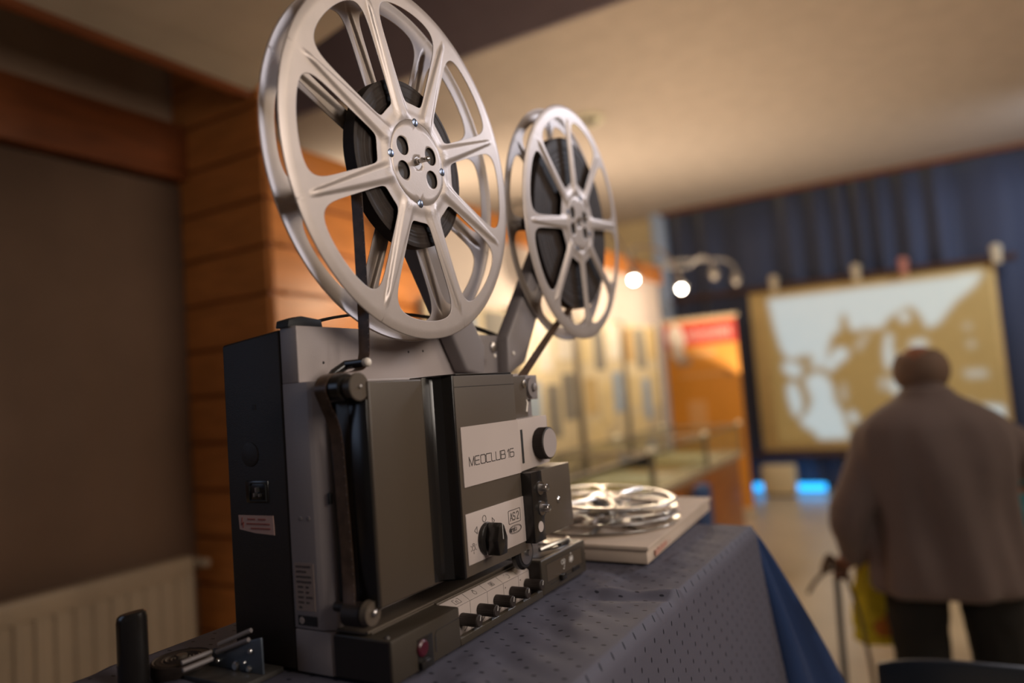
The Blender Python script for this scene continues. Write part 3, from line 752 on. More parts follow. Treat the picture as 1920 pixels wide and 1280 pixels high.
# grey housing
bm = NB(); box(bm, -.6152, -.5897, Y0, YE-.02, .0276, .0894, bev=.0012, seg=3)
gh = obj('grey_housing', bm, M['grey'], pj)
bm = NB(); prism(bm, [(-.6152, Y0), (-.5790, Y0), (-.5735, Y0+.0012), (-.5600, Y0+.0065), (-.5590, Y0+.009), (-.5590, YE-.02), (-.6152, YE-.02)], 'z', -.2310, .0278, bev=.0008); obj('grey_body', bm, M['grey'], pj)
bm = NB(); prism(bm, [(-.6152, Y0), (-.5650, Y0), (-.5605, Y0+.003), (-.5605, YE-.02), (-.6152, YE-.02)], 'z', TZ+.004, -.2322, bev=.0008); obj('lower_body', bm, M['grey'], pj)
bm = NB(); box(bm, -.5615, -.5580, Y0+.0035, Y0+.0070, -.1015, -.0900, bev=.0004); obj('vent_slot', bm, M['rubber'], gh)
bm = NB()
for x in (-.599, -.5872): lathe(bm, [(.0026, 0), (.0026, .0006), (.0018, .0008)], (x, Y0, -.1163), (0, -1, 0), 16)
obj('case_screw', bm, M['armgrey'], gh)
bm = NB(); box(bm, -.6110, -.5835, Y0-.0006, Y0-.0001, -.2125, -.1630); nl = obj('rating_label', bm, M['label'], gh)
bm = NB(); rnd = random.Random(4)
for i in range(9):
    z = -.1665-i*.0053; x = -.6085 if i < 4 else -.6070; x1 = -.5865 if i in (0, 3) else (-.594 if i == 1 else -.588)
    if i >= 4: segs = [(x, x+.007), (-.5955, -.5905 if i != 6 else -.586)]
    else: segs = [(x, x1)]
    if i == 8: segs = [(-.6065, -.602)]
    for a, b in segs:
        q = a
        while q < b:
            hgt_ = .0011; strokes(bm, [[(q, z-hgt_), (q, z+hgt_)]]+([[(q, z+rnd.choice((-1, 0, 1))*hgt_), (q+.0009, z)]]), (0, Y0-.0006, 0), u, v, .00035, .0002); q += .0017
obj('small_print', bm, M['ink'], nl)
B('maker_plate', M['ink'], gh, -.6095, -.5820, Y0-.0006, Y0-.0001, -.2275, -.2175)
bm = NB(); lathe(bm, [(.0036, 0), (.0036, .0003), (.0028, .0003), (.0028, .0002)], (-.6040, Y0-.0006, -.2225), (0, -1, 0), 20)
strokes(bm, [[(-.0024, 0), (.0024, 0)], [(0, -.0024), (0, .0024)], [(-.0017, -.0017), (.0017, .0017)], [(-.0017, .0017), (.0017, -.0017)]], (-.6040, Y0-.0009, -.2225), u, v, .0005, .0002)
obj('maker_mark', bm, M['panel'], gh)
bm = NB()
for yy, zz in ((.750, .0625), (.781, .0640), (.597, .0490)):
    lathe(bm, [(.0016, 0), (.0016, .0005)], (-.5899, yy, zz), (1, 0, 0), 12)
obj('rivet_hole', bm, M['ink'], gh)
# carrying handle on top
bm = NB(); prism(bm, [(.5560, .0885), (.5580, .0965), (.5760, .1015), (.6060, .0985), (.6080, .0885)], 'x', -.618, -.598, bev=.001); hd = obj('carrying_handle', bm, M['rubber'], pj)
bm = NB(); tube(bm, smooth_path([(-.608, .600, .096), (-.608, .640, .1045), (-.608, .700, .1125), (-.608, .770, .1150), (-.608, .850, .1125), (-.608, .930, .1050), (-.608, 1.005, .0925)], 5), .0080, 10, flat=.22, ref=(1, 0, 0)); obj('strap', bm, M['rubber'], hd)
# reel arms (folded steel), crossing at the top of the body
def arm(name, a, b, wa, wb, x0, x1, nose, label):
    """tapered channel arm from foot a to hub b in the YZ plane"""
    a = Vector((0, *a)); b = Vector((0, *b)); d = (b-a).normalized(); n = Vector((0, -d.z, d.y))
    P = [a-n*wa/2, a-d*nose, a+n*wa/2]+[b+n*wb/2]+[b+n*wb/2*.6+d*wb*.42, b+d*wb*.55, b-n*wb/2*.6+d*wb*.42]+[b-n*wb/2]
    bm = NB(); prism(bm, [(p.y, p.z) for p in P], 'x', x0, x1, bev=.0045, seg=3)
    return obj(name, bm, M['armgrey'], pj, label=label)
la = arm('reel_arm', (.873, .052), (.7079, .290), .062, .040, -.5885, -.5640, .030, 'left arm carrying the big reel')
ra = arm('reel_arm', (.990, .065), (1.168, .2975), .064, .040, -.5885, -.5640, .048, 'right arm carrying the small reel')
for pa, c in ((la, (-.5638, .921, .056)), (ra, (-.5638, .977, .060))):
    bm = NB(); lathe(bm, [(.0032, 0), (.0032, .0010), (.002, .002)], c, (1, 0, 0), 14); obj('rivet', bm, M['white_tip'], pa)
bm = NB(); prism(bm, [(.890, .0890), (.990, .0900), (.995, .0), (.885, .0)], 'x', -.5895, -.5850, bev=.001); bp_ = obj('arm_bracket', bm, M['armgrey'], pj)
bm = NB(); lathe(bm, [(.0080, 0), (.0080, .004), (.005, .006)], (-.585, .951, .072), (1, 0, 0), 18); obj('bolt', bm, M['steel'], bp_)
for (yy, zz), pr in (((.7079, .290), la), ((1.1752, .2975), ra)):
    bm = NB(); cyl(bm, (-.566, yy, zz), (-.520, yy, zz), .0042, n=16); cyl(bm, (-.520, yy, zz), (-.509, yy, zz), .0028, n=12)
    cyl(bm, (-.512, yy-.006, zz), (-.512, yy+.006, zz), .0016, n=8); ball(bm, (-.508, yy, zz), .0034, 10)
    lathe(bm, [(.0105, 0), (.0105, .001)], (-.5245, yy, zz), (1, 0, 0), 24)
    obj('spindle', bm, M['steel'], pr)

# brown-black film door (cover)
CX0, CX1 = -.5560, -.5003
bm = NB(); box(bm, CX0, CX1, Y0+.0075, .845, -.2050, .0228, bev=.0022, seg=3); cov = obj('film_door', bm, M['cover'], pj)
bm = NB(); box(bm, -.5535, -.5485, Y0+.0045, Y0+.009, -.2030, .004, bev=.001); box(bm, -.5270, -.5015, Y0+.0045, Y0+.009, -.2030, .004, bev=.001); obj('film_channel', bm, M['gloss'], cov)
# raised drive block with printed plates
BX = -.474
bm = NB(); prism(bm, [(CX1-.002, .6640), (-.4990, .6690), (-.4955, .6755), (-.4800, .6785), (BX-.0015, .6792), (BX, .6808), (BX, .8165), (CX1-.002, .8165)], 'z', -.2020, .0235, bev=.0006)
blk = obj('drive_block', bm, M['brownbox'], pj)
bm = NB(); prism(bm, [(CX1+.0002, .6560), (-.4992, .6632), (-.4985, .6675), (-.4955, .6745), (-.4800, .6775), (BX-.0006, .6784), (BX+.0001, .6812), (-.4780, .6805), (CX1+.0002, .6700)], 'z', -.2026, .0238, bev=.0004); obj('block_side', bm, M['gloss'], blk)
bm = NB(); box(bm, -.5003, BX+.0003, .6815, .8168, .0105, .0112); obj('block_seam', bm, M['ink'], blk)
bm = NB(); prism(bm, [(-.552, .700), (-.500, .690), (-.4765, .690), (-.4765, .8155), (-.552, .8155)], 'z', .0233, .0262, bev=.0008); obj('top_lid', bm, M['gloss'], blk)
PX = BX+.0002
bm = NB(); box(bm, PX-.001, PX+.0010, .6868, .8170, -.1032, -.0352); np_ = obj('name_plate', bm, M['panel'], blk)
W_ = (0, 1, 0); Z_ = (0, 0, 1)
def font():
    h, wd = 1.0, .9
    L = {}
    L['M'] = [[(0, 0), (0, 1), (.48, .0), (.96, 1), (.96, 0)]]
    L['E'] = [[(.85, 0), (.12, 0), (0, .12), (0, .88), (.12, 1), (.85, 1)], [(0, .5), (.78, .5)]]
    L['O'] = [[(.12, 0), (.83, 0), (.95, .12), (.95, .88), (.83, 1), (.12, 1), (0, .88), (0, .12), (.12, 0)]]
    L['C'] = [[(.92, 0), (.12, 0), (0, .12), (0, .88), (.12, 1), (.92, 1)]]
    L['L'] = [[(0, 1), (0, .12), (.12, 0), (.75, 0)]]
    L['U'] = [[(0, 1), (0, .12), (.12, 0), (.83, 0), (.95, .12), (.95, 1)]]
    L['B'] = [[(0, 0), (0, 1), (.78, 1), (.88, .9), (.88, .62), (.78, .52), (0, .52)], [(.78, .52), (.95, .42), (.95, .12), (.83, 0), (0, 0)]]
    L['1'] = [[(0, .72), (.28, 1), (.28, 0)]]
    L['6'] = [[(.85, 1), (.12, 1), (0, .88), (0, .12), (.12, 0), (.78, 0), (.9, .12), (.9, .46), (.78, .58), (0, .58)]]
    L['A'] = [[(0, 0), (.42, 1), (.84, 0)], [(.15, .33), (.70, .33)]]
    L['S'] = [[(0, .15), (.15, 0), (.6, 0), (.75, .15), (.75, .4), (.6, .52), (.15, .52), (0, .65), (0, .88), (.15, 1), (.6, 1), (.75, .85)]]
    L['2'] = [[(0, .82), (.15, 1), (.6, 1), (.75, .85), (.75, .62), (0, 0), (.78, 0)]]
    L['m'] = [[(0, 0), (0, .7), (.35, .7), (.35, 0)], [(.35, .7), (.7, .7), (.7, 0)]]
    L['e'] = [[(.6, 0), (0, 0), (0, .7), (.6, .7), (.6, .35), (0, .35)]]
    L['o'] = [[(0, 0), (0, .7), (.6, .7), (.6, 0), (0, 0)]]
    L['p'] = [[(0, -.25), (0, .7), (.6, .7), (.6, 0), (0, 0)]]
    L['t'] = [[(0, 1), (0, 0), (.45, 0)], [(-.15, .7), (.4, .7)]]
    L['a'] = [[(.6, 0), (0, 0), (0, .35), (.6, .35)], [(0, .7), (.6, .7), (.6, 0)]]
    return L
FT = font()
def word(bm, s, o, h, wr, gap, lw, t=.0003, U=W_, V=Z_):
    x = 0
    adv = {'L': .78, '1': .36, 'M': .98, ' ': .18, 'A': .84, 'S': .75, '2': .78, 'm': .7, 'e': .6, 'o': .6, 'p': .6, 't': .45, 'a': .6}
    for ch in s:
        if ch != ' ':
            strokes(bm, [[(x+p[0]*h*wr, p[1]*h) for p in ln] for ln in FT[ch]], o, U, V, lw, t)
        x += (adv.get(ch, .94)*wr+gap)*h
bm = NB(); word(bm, 'MEOCLUB 16', (PX+.0010, .6995, -.0805), .0100, 1.06, .20, .0009); obj('lettering', bm, M['ink'], np_)
# selector plate
bm = NB(); box(bm, PX-.001, PX+.0010, .6850, .8165, -.1895, -.1330, bev=.0004); se = obj('selector_plate', bm, M['panel'], blk)
bm = NB(); o_ = (PX+.0010, 0, 0)
def circ(c, r, n=16, a0=0, a1=360): return [(c[0]+r*math.cos(math.radians(a0+(a1-a0)*i/n)), c[1]+r*math.sin(math.radians(a0+(a1-a0)*i/n))) for i in range(n+1)]
strokes(bm, [circ((.722, -.1440), .0038)], o_, W_, Z_, .0005)
strokes(bm, [[(.7000, -.1540), (.7055, -.1500), (.7055, -.1580), (.7000, -.1540)]], o_, W_, Z_, .0005)
strokes(bm, [[(.7440, -.1500), (.7390, -.1460), (.7390, -.1540), (.7440, -.1500)]], o_, W_, Z_, .0005)
strokes(bm, [circ((.6960, -.1722), .0028, 10), [(.6945, -.1690), (.6945, -.1672), (.6975, -.1672), (.6975, -.1690)], [(.696, -.1765), (.696, -.1785)], [(.6918, -.1740), (.6905, -.1750)], [(.7002, -.1740), (.7015, -.1750)], [(.6918, -.1700), (.6905, -.1690)], [(.7002, -.1700), (.7015, -.1690)]], o_, W_, Z_, .0004)
bx = [(.7765, -.1605), (.7765, -.1465), (.7775, -.1455), (.8045, -.1455), (.8055, -.1465), (.8055, -.1605), (.8045, -.1615), (.7775, -.1615), (.7765, -.1605)]
strokes(bm, [bx], o_, W_, Z_, .0006)
word(bm, 'AS 2', (PX+.0010, .7805, -.1580), .0090, .72, .16, .0009)
oval = [(.791+.0150*math.copysign(abs(math.cos(a))**.8, math.cos(a)), -.1695+.0050*math.sin(a)) for a in [2*PI*i/28 for i in range(29)]]
strokes(bm, [oval, [(.791+(p[0]-.791)*.90, -.1695+(p[1]+.1695)*.78) for p in oval]], o_, W_, Z_, .0004)
word(bm, 'meopta', (PX+.0010, .7790, -.1715), .0056, .50, .18, .00045)
obj('symbols', bm, M['ink'], se)
# selector knob
bm = NB(); lathe(bm, [(.0185, 0), (.0190, .001), (.0182, .0045), (.0155, .0055)], (PX+.0008, .7245, -.1672), (1, 0, 0), 36)
kn = obj('selector_knob', bm, M['gloss'], pj)
bm = NB(); prism(bm, [(.7160, -.1850), (.7330, -.1850), (.7360, -.1670), (.7300, -.1520), (.7245, -.1480), (.7190, -.1520), (.7130, -.1670)], 'x', PX+.005, PX+.0235, bev=.0018); obj('grip', bm, M['gloss'], kn)
bm = NB(); strokes(bm, [[(.7245, -.1665), (.7245, -.1495)]], (PX+.0236, 0, 0), W_, Z_, .0007); strokes(bm, [[(.7160, -.1840), (.7140, -.1680), (.7215, -.1510)]], (PX+.0060, 0, 0), W_, Z_, .0005)
obj('pointer_line', bm, M['whiteink'], kn)
# focus plate with knurled knob
bm = NB(); prism(bm, [(.8172, -.0355), (.9000, -.0350), (.9000, -.0990), (.8172, -.1025)], 'x', -.4995, BX, bev=.0006); fp = obj('focus_plate', bm, M['panel'], pj)
B('slot', M['rubber'], fp, BX-.0002, BX+.0003, .8235, .8290, -.0925, -.0490)
bm = NB(); N = 60; prof = []
ring0 = []; ringb = []
kc = (.8735, -.0712)
for i in range(N*2):
    a = PI*i/N; r = .0214 if i % 2 == 0 else .0206
    prof.append((kc[0]+r*math.cos(a), kc[1]+r*math.sin(a)))
prism(bm, prof, 'x', BX+.001, BX+.0150); cyl(bm, (BX+.0148, *kc), (BX+.0160, *kc), .0208, .0196, n=48)
fk = obj('focus_knob', bm, M['black'], fp)
bm = NB(); lathe(bm, [(.0192, 0), (.0192, .0006)], (BX+.0158, *kc), (1, 0, 0), 48); obj('knob_cap', bm, M['grey'], fk)
# upper sprocket plates beside the block
bm = NB(); box(bm, -.5080, -.4990, .880, .926, -.012, .0225, bev=.001); up = obj('loop_bracket', bm, M['armgrey'], pj)
bm = NB(); box(bm, -.5200, -.5060, .890, .918, -.040, -.010, bev=.001); obj('lens_mount', bm, M['armgrey'], pj)
bm = NB(); box(bm, -.5125, -.4935, .817, .884, -.045, .0215, bev=.001); obj('gate_plate', bm, M['brownbox'], pj)
bm = NB(); lathe(bm, [(.0140, 0), (.0140, .006), (.006, .0065), (.0055, .010), (.0025, .012)], (-.4990, .902, .005), (1, 0, 0), 30); obj('loop_roller', bm, M['armgrey'], up)
bm = NB(); lathe(bm, [(.0052, 0), (.0052, .0025), (.003, .0035)], (-.4935, .876, .0105), (1, 0, 0), 20); obj('screw', bm, M['steel'], up)
bm = NB(); tube(bm, [(-.497, .878, -.004), (-.495, .884, -.016), (-.495, .880, -.028)], .0024, 8); obj('film_guide', bm, M['white_tip'], up)
# lens door
bm = NB(); box(bm, -.4990, -.4600, .8430, .9300, -.1890, -.1035, bev=.0012); ld = obj('lens_door', bm, M['brownbox'], pj)
bm = NB(); prism(bm, [(.8170, -.104), (.8465, -.104), (.8465, -.118), (.855, -.126), (.858, -.150), (.853, -.160), (.846, -.164), (.846, -.193), (.817, -.193)], 'x', -.4870, -.4596, bev=.001); fg = obj('film_gate', bm, M['gloss'], pj)
bm = NB(); lathe(bm, [(.0042, 0), (.0042, .0012), (.003, .0022)], (-.4600, .888, -.1490), (1, 0, 0), 20); obj('door_screw', bm, M['chrome'], ld)
for (yy, zz, r) in ((.838, -.1260, .0046), (.839, -.1520, .0048)):
    bm = NB(); cyl(bm, (-.4640, yy, zz), (-.4480, yy, zz), r, n=18, bev=.0006); cyl(bm, (-.4640, yy, zz), (-.4580, yy, zz), r*1.9, n=20); gr = obj('guide_roller', bm, M['steel'], fg)
    bm = NB(); lathe(bm, [(r*.95, 0), (r*.95, .0006), (r*.5, .0008), (r*.5, .0002)], (-.4480, yy, zz), (1, 0, 0), 18); obj('roller_tip', bm, M['chrome'], gr)
bm = NB(); lathe(bm, [(.0068, 0), (.0068, .0006)], (-.4596, .8330, -.1745), (1, 0, 0), 24); obj('round_plate', bm, M['panel'], fg)
bm = NB(); lathe(bm, [(.022, 0), (.022, .006), (.019, .010)], (-.5000, .843, -.2110), (1, 0, 0), 32); sr = obj('lower_sprocket', bm, M['gloss'], pj)
bm = NB(); lathe(bm, [(.015, 0), (.015, .001), (.004, .002), (.004, .006)], (-.4900, .843, -.2110), (1, 0, 0), 28); obj('sprocket_cap', bm, M['steel'], sr)

# base with controls
FXB = -.4848
bm = NB(); box(bm, -.5600, -.5165, Y0+.003, 1.012, TZ+.0045, -.2345, bev=.001); bs = obj('base', bm, M['black'], pj)
bm = NB(); box(bm, -.5600, -.5190, Y0+.012, 1.0, -.2344, -.2310, bev=.0006); tube(bm, [(-.5185, Y0+.004, -.2290), (-.5185, .868, -.2285)], .0016, 8); box(bm, -.5600, -.5200, Y0+.004, .868, -.2309, -.2290); obj('deck_rail', bm, M['brownbox'], bs)
bm = NB(); box(bm, -.5600, FXB, Y0, .6765, TZ+.0045, -.2325, bev=.0018); cl = obj('left_control_box', bm, M['basebrown'], bs)
B('box_side', M['black'], cl, -.5598, FXB-.002, Y0-.0006, Y0+.0004, TZ+.006, -.2345)
bm = NB(); box(bm, FXB-.0006, FXB+.0005, .5990, .6250, -.2740, -.2440, bev=.0003); obj('switch_recess', bm, M['gloss'], cl)
bm = NB(); lathe(bm, [(.0085, 0), (.0085, .002), (.0065, .0035)], (FXB+.0002, .6065, -.2540), (1, 0, 0), 24); obj('pilot_lamp', bm, M['lens_red'], cl, label='dark red indicator lamp')
bm = NB(); box(bm, FXB, FXB+.0050, .6000, .6200, -.2745, -.2665, bev=.001); obj('rocker_switch', bm, M['gloss'], cl)
bm = NB(); strokes(bm, [[(.6300, -.2650), (.6300, -.2480), (.6330, -.2450), (.6760, -.2440)]], (FXB+.0001, 0, 0), W_, Z_, .0009, .0002); obj('door_gap', bm, M['ink'], cl)
B('thumb_notch', M['ink'], cl, FXB-.0003, FXB+.0004, .6290, .6315, -.2660, -.2500)
bm = NB(); lathe(bm, [(.0022, 0), (.0022, .0016), (.001, .0024)], (-.4950, Y0+.007, -.2325), (0, 0, 1), 12); obj('top_screw', bm, M['steel'], cl)
# white control strip
bm = NB(); prism(bm, [(-.5040, -.2785), (-.5040, -.2412), (-.5045, -.2405), (-.5150, -.2343), (-.5250, -.2343), (-.5250, -.2785)], 'y', .6770, .8700, bev=.0003); cp = obj('control_strip', bm, M['panel'], bs)
bm = NB(); prism(bm, [(-.5060, TZ+.0045), (FXB, TZ+.0045), (FXB-.0003, TZ+.0125), (FXB-.0035, TZ+.0145), (-.5035, TZ+.0045+.0005)], 'y', .6765, .8716, bev=.0006); obj('strip_frame', bm, M['basebrown'], bs)
bm = NB(); prism(bm, [(-.525, -.2343), (-.5155, -.2343), (-.5148, -.2330), (-.5155, -.2315), (-.525, -.2315)], 'y', .6765, .872, bev=.0004); obj('strip_top_frame', bm, M['brownbox'], bs)
kys = [.7071, .7454, .7836, .8220, .8604]
bm = NB()
for yy in (.7262, .7645, .8028, .8412): strokes(bm, [[(yy, -.2780), (yy, -.2415)]], (-.5040, 0, 0), W_, Z_, .0004, .00015)
strokes(bm, [[(.678, -.2412), (.869, -.2412)]], (-.5040, 0, 0), W_, Z_, .0004, .00015)
sl = Vector((-.0105, 0, .0062)).normalized()
for yy in (.7262, .7645, .8028, .8412): strokes(bm, [[(yy, 0.0005), (yy, .0118)]], (-.50445, 0, -.2405), W_, sl, .0004, .00015)
def icon(lines, yc): strokes(bm, [[(yc+p[0], .0060+p[1]) for p in ln] for ln in lines], (-.50445, 0, -.2405), W_, sl, .0005, .00015)
icon([[(-.006, .0035), (-.006, -.0035), (.006, -.0035), (.006, .0035), (.003, .0035)], [(-.006, .0035), (-.002, .0035)], [(-.0015, -.002), (-.0015, .001), (.0015, .001), (.0015, -.002)]], .7071)
icon([circ((0, 0), .003, 12), [(-.001, .003), (-.001, .0045), (.001, .0045), (.001, .003)]], .7454)
icon([[(-.004, -.003), (.004, -.003), (.004, .003), (-.004, .003), (-.004, -.003)], [(-.0015, -.003), (-.0015, .003)], [(.0015, -.003), (.0015, .003)], circ((0, 0), .001, 6)], .7836)
icon([circ((0, 0), .004, 10, -120, 60), [(-.004, .003), (-.003, .004)]], .8220)
icon([[(-.004, .004), (.002, -.002)], circ((.002, -.002), .0022, 8, -60, 120)], .8604)
for yy in kys[3:]: strokes(bm, [[(yy-.0145, -.2480), (yy-.0143, -.2480)]], (-.5040, 0, 0), W_, Z_, .0016, .0002)
for yy in kys: strokes(bm, [circ((yy+.0015, -.2592), .0125, 10, -75, -5)], (-.5040, 0, 0), W_, Z_, .0010, .00015)
obj('symbols', bm, M['ink'], cp)
for yy in kys:
    bm = NB(); prof = [(yy+(.0072 if i % 2 else .0069)*math.cos(PI*i/18), -.2570+(.0072 if i % 2 else .0069)*math.sin(PI*i/18)) for i in range(36)]
    prism(bm, prof, 'x', -.5035, -.4800); cyl(bm, (-.4802, yy, -.2570), (-.4788, yy, -.2570), .0069, .0060, n=24)
    k_ = obj('control_knob', bm, M['black'], bs)
    bm = NB(); strokes(bm, [[(yy+.0006, -.2565), (yy+.0022, -.2518)]], (-.4788, 0, 0), W_, Z_, .0008, .0003); obj('pointer_line', bm, M['whiteink'], k_)
# right control box
bm = NB(); box(bm, -.5590, FXB, .8720, 1.0110, TZ+.0045, -.2285, bev=.0022, seg=3); rc_ = obj('right_control_box', bm, M['basebrown'], bs)
B('box_side', M['black'], rc_, -.5580, FXB-.0025, .8712, .8722, TZ+.007, -.2310)
bm = NB(); box(bm, FXB-.0003, FXB+.0003, .8860, .9960, -.2600, -.2370); obj('inset_panel', bm, M['cover'], rc_)
bm = NB(); strokes(bm, [[(.884, -.2365), (.998, -.2365)], [(.884, -.2605), (.998, -.2605)], [(.998, -.2365), (.998, -.2605)]], (FXB+.0003, 0, 0), W_, Z_, .0006, .0002)
strokes(bm, [[(.895, -.2650), (.990, -.2650)]], (FXB+.0003, 0, 0), W_, Z_, .0012, .0002); obj('engraved_lines', bm, M['ink'], rc_)
bm = NB()
strokes(bm, [circ((.9325, -.2440), .0030, 10), circ((.9385, -.2440), .0030, 10), [(.9385, -.2440), (.9385, -.2520)], [(.9355, -.2540), (.9375, -.2540)]], (FXB+.0003, 0, 0), W_, Z_, .0009, .0003)
strokes(bm, [[(.9560, -.2425), (.9660, -.2490)], [(.9560, -.2490), (.9660, -.2425)], [(.9610, -.2410), (.9610, -.2505)], [(.9550, -.2458), (.9670, -.2458)], [(.9600, -.2380), (.9620, -.2380)]], (FXB+.0003, 0, 0), W_, Z_, .0010, .0003)
obj('white_symbols', bm, M['whiteink'], rc_)
bm = NB(); box(bm, FXB, FXB+.0065, .9200, .9330, -.2665, -.2585, bev=.0012); obj('slider', bm, M['gloss'], rc_)
bm = NB(); box(bm, FXB, FXB+.0015, .9620, .9860, -.2650, -.2590, bev=.0006); obj('side_switch', bm, M['gloss'], rc_)
bm = NB(); box(bm, -.550, -.492, .884, 1.004, -.2287, -.2278, bev=.0003); tp = obj('glossy_top', bm, M['gloss'], rc_)
bm = NB(); tube(bm, smooth_path([(-.515, .925, -.2265), (-.505, .955, -.2235), (-.500, .985, -.2235), (-.508, 1.000, -.2255)], 5), .0032, 8); box(bm, -.540, -.500, .965, 1.000, -.2280, -.2262, bev=.0005); obj('metal_lever', bm, M['chrome'], tp)
# film guide rollers on the rear side of the door
bm = NB(); cyl(bm, (-.5530, Y0-.002, .0175), (-.5180, Y0-.002, .0175), .0150, n=30, bev=.002); gr1 = obj('guide_roller', bm, M['gloss'], pj)
bm = NB(); cyl(bm, (-.5180, Y0-.002, .0175), (-.5060, Y0-.002, .0175), .0110, n=28, bev=.001); cyl(bm, (-.5070, Y0-.002, .0175), (-.5030, Y0-.002, .0175), .0145, n=30, bev=.0008); obj('roller_disc', bm, M['brownbox'], gr1)
bm = NB(); ball(bm, (-.5026, Y0-.002, .0175), .0022, 10); obj('roller_screw', bm, M['steel'], gr1)
bm = NB(); tube(bm, [(-.5600, .5640, .0180), (-.5615, .5830, .0350), (-.5560, .5970, .0435), (-.5300, .5970, .0440)], [.0045, .0050, .0052, .0048], 10); ga = obj('guide_arm', bm, M['gloss'], pj)
bm = NB(); cyl(bm, (-.5320, .5970, .0440), (-.5270, .5970, .0440), .0044, n=16); ball(bm, (-.5262, .5970, .0440), .0050, 14); obj('guide_tip', bm, M['white_tip'], ga)
bm = NB(); cyl(bm, (-.5560, Y0+.001, -.2045), (-.5400, Y0+.001, -.2045), .0050, n=18, bev=.0005); cyl(bm, (-.5400, Y0+.001, -.2100), (-.5150, Y0+.001, -.2100), .0125, n=28, bev=.001); gr2 = obj('guide_roller', bm, M['black'], pj)
bm = NB(); cyl(bm, (-.5130, Y0+.001, -.2080), (-.5060, Y0+.001, -.2080), .0130, .0115, n=28); obj('roller_disc', bm, M['brownbox'], gr2)
bm = NB(); ball(bm, (-.5050, Y0+.001, -.2070), .0038, 12); obj('roller_screw', bm, M['steel'], gr2)
bm = NB()
for x in (-.70, -.50):
    for y in (.62, .95): lathe(bm, [(.010, 0), (.010, .004)], (x if x < -.6 else -.52, y, TZ+.0005), (0, 0, 1), 16)
obj('rubber_foot', bm, M['rubber'], pj)

# ------------------------------------------------------------------ film strands
def film(name, pts, label, sprocket=True):
    P = smooth_path(pts, 8); bm = NB(); ribbon(bm, P, (1, 0, 0), .0160, .0004)
    o = obj(name, bm, M['filmstrip'], None, label, 'film strip')
    bm = NB(); dist = 0; last = P[0]
    for a in P[1:]:
        dist += (a-last).length
        if dist > .0060:
            dist = 0; d = (a-last).normalized(); n = d.cross(Vector((1, 0, 0)))
            c = a+Vector((.0068, 0, 0))
            for sg in (1, -1):
                q = c+n*.0004*sg
                vs = [bm.verts.new(q+Vector((dx*.0005, 0, 0))+d*dy*.0007) for dx, dy in ((-1, -1), (1, -1), (1, 1), (-1, 1))]; bm.faces.new(vs)
        last = a
    obj('perforation', bm, M['label'], o)
    return o
fy = Y0+.002
film('film_strip', [(XC, .6110, .285), (XC, .6135, .24), (XC, .6135, .14), (XC, .6115, .07), (XC, .6090, .051), (XC, .6020, .0385), (XC, .5850, .0345), (XC, .5600, .0335), (XC, .5470, .0290), (XC, .5405, .0170), (XC, .5470, .0010), (XC+.001, .5585, -.03), (XC+.003, .5600, -.10), (XC+.006, .5590, -.17), (XC+.010, .5540, -.20)],
     'dark film strip running from the big reel down the rear of the film door')
film('film_strip', [(XC-.001, 1.158, .1430), (XC+.002, 1.092, .1105), (XC+.010, 1.026, .0783), (XC+.020, .960, .0462), (XC+.030, .893, .0140)],
     'dark film strip stretched from beside the drive block up to the small reel')

# ================================================================== LITTLE THINGS AT THE LEFT TABLE END
bm = NB(); P = []
lathe(bm, [(.0125, 0), (.0135, .004), (.0135, .052), (.0125, .0565), (.0105, .058)], (0, 0, 0), (0, 0, 1), 32)
for v_ in bm.verts:
    v_.co.x *= 1.0; v_.co.y *= .7
    if v_.co.z > .05: v_.co.z += v_.co.x*.16
bmesh.ops.transform(bm, matrix=Matrix.Translation((-.770, .475, TZ+.002)) @ Matrix.Rotation(math.radians(30), 4, 'Z'), verts=bm.verts)
canb = obj('plastic_canister', bm, M['gloss'], None, 'upright black plastic canister with slanted top at the left table end', 'canister')
canb.scale = (1.22, 1.2, 1.28)
sp_ = thing('film_splicer', (-.672, .53, TZ), 'metal film splicer plate with round bolts and hinge rods beside the black canister', 'film splicer')
bm = NB(); box(bm, -.722, -.632, .500, .556, TZ+.002, TZ+.008, bev=.001); obj('base', bm, mat('splicer_base', (.05, .045, .04), .45, var=.4, vscale=70), sp_)
bm = NB(); prism(bm, [(-.720, TZ+.008), (-.634, TZ+.008), (-.6345, -.2345), (-.652, -.2390), (-.690, -.2500), (-.7115, -.2530)], 'y', .530, .5325, bev=.0006); pl = obj('metal_plate', bm, mat('splicer_plate', (.16, .19, .23), .35, metal=.7), sp_)
for x, z, r in ((-.6512, -.2495, .0030), (-.6752, -.2675, .0050), (-.6605, -.2621, .0020), (-.6543, -.2680, .0033), (-.7034, -.2653, .0028)):
    bm = NB(); lathe(bm, [(r, 0), (r, .0015), (r*.7, .0028)], (x, .530, z), (0, -1, 0), 16); obj('screw', bm, M['chrome'], pl)
for a_, b_ in (((-.7025, .530, -.2480), (-.6605, .540, -.2320)), ((-.7010, .526, -.2550), (-.6530, .530, -.2380)), ((-.722, .498, -.2590), (-.7145, .5298, -.2570)), ((-.700, .484, -.2590), (-.6940, .5158, -.2570))):
    bm = NB(); cyl(bm, a_, b_, .0026, n=12, bev=.0006); obj('hinge_rod', bm, M['armgrey'], sp_)
fr = thing('film_roll', (-.744, .515, TZ), 'small dark roll of film lying flat between the black canister and the splicer', 'film roll')
bm = NB(); rnd = random.Random(8); lathe(bm, [(.006, .003)]+[(.006+.026*i/14, .016+rnd.uniform(-.001, .0008)) for i in range(15)]+[(.032, .002)], (-.752, .520, TZ), (0, 0, 1), 48); obj('wound_film', bm, M['film'], fr, ang=10)
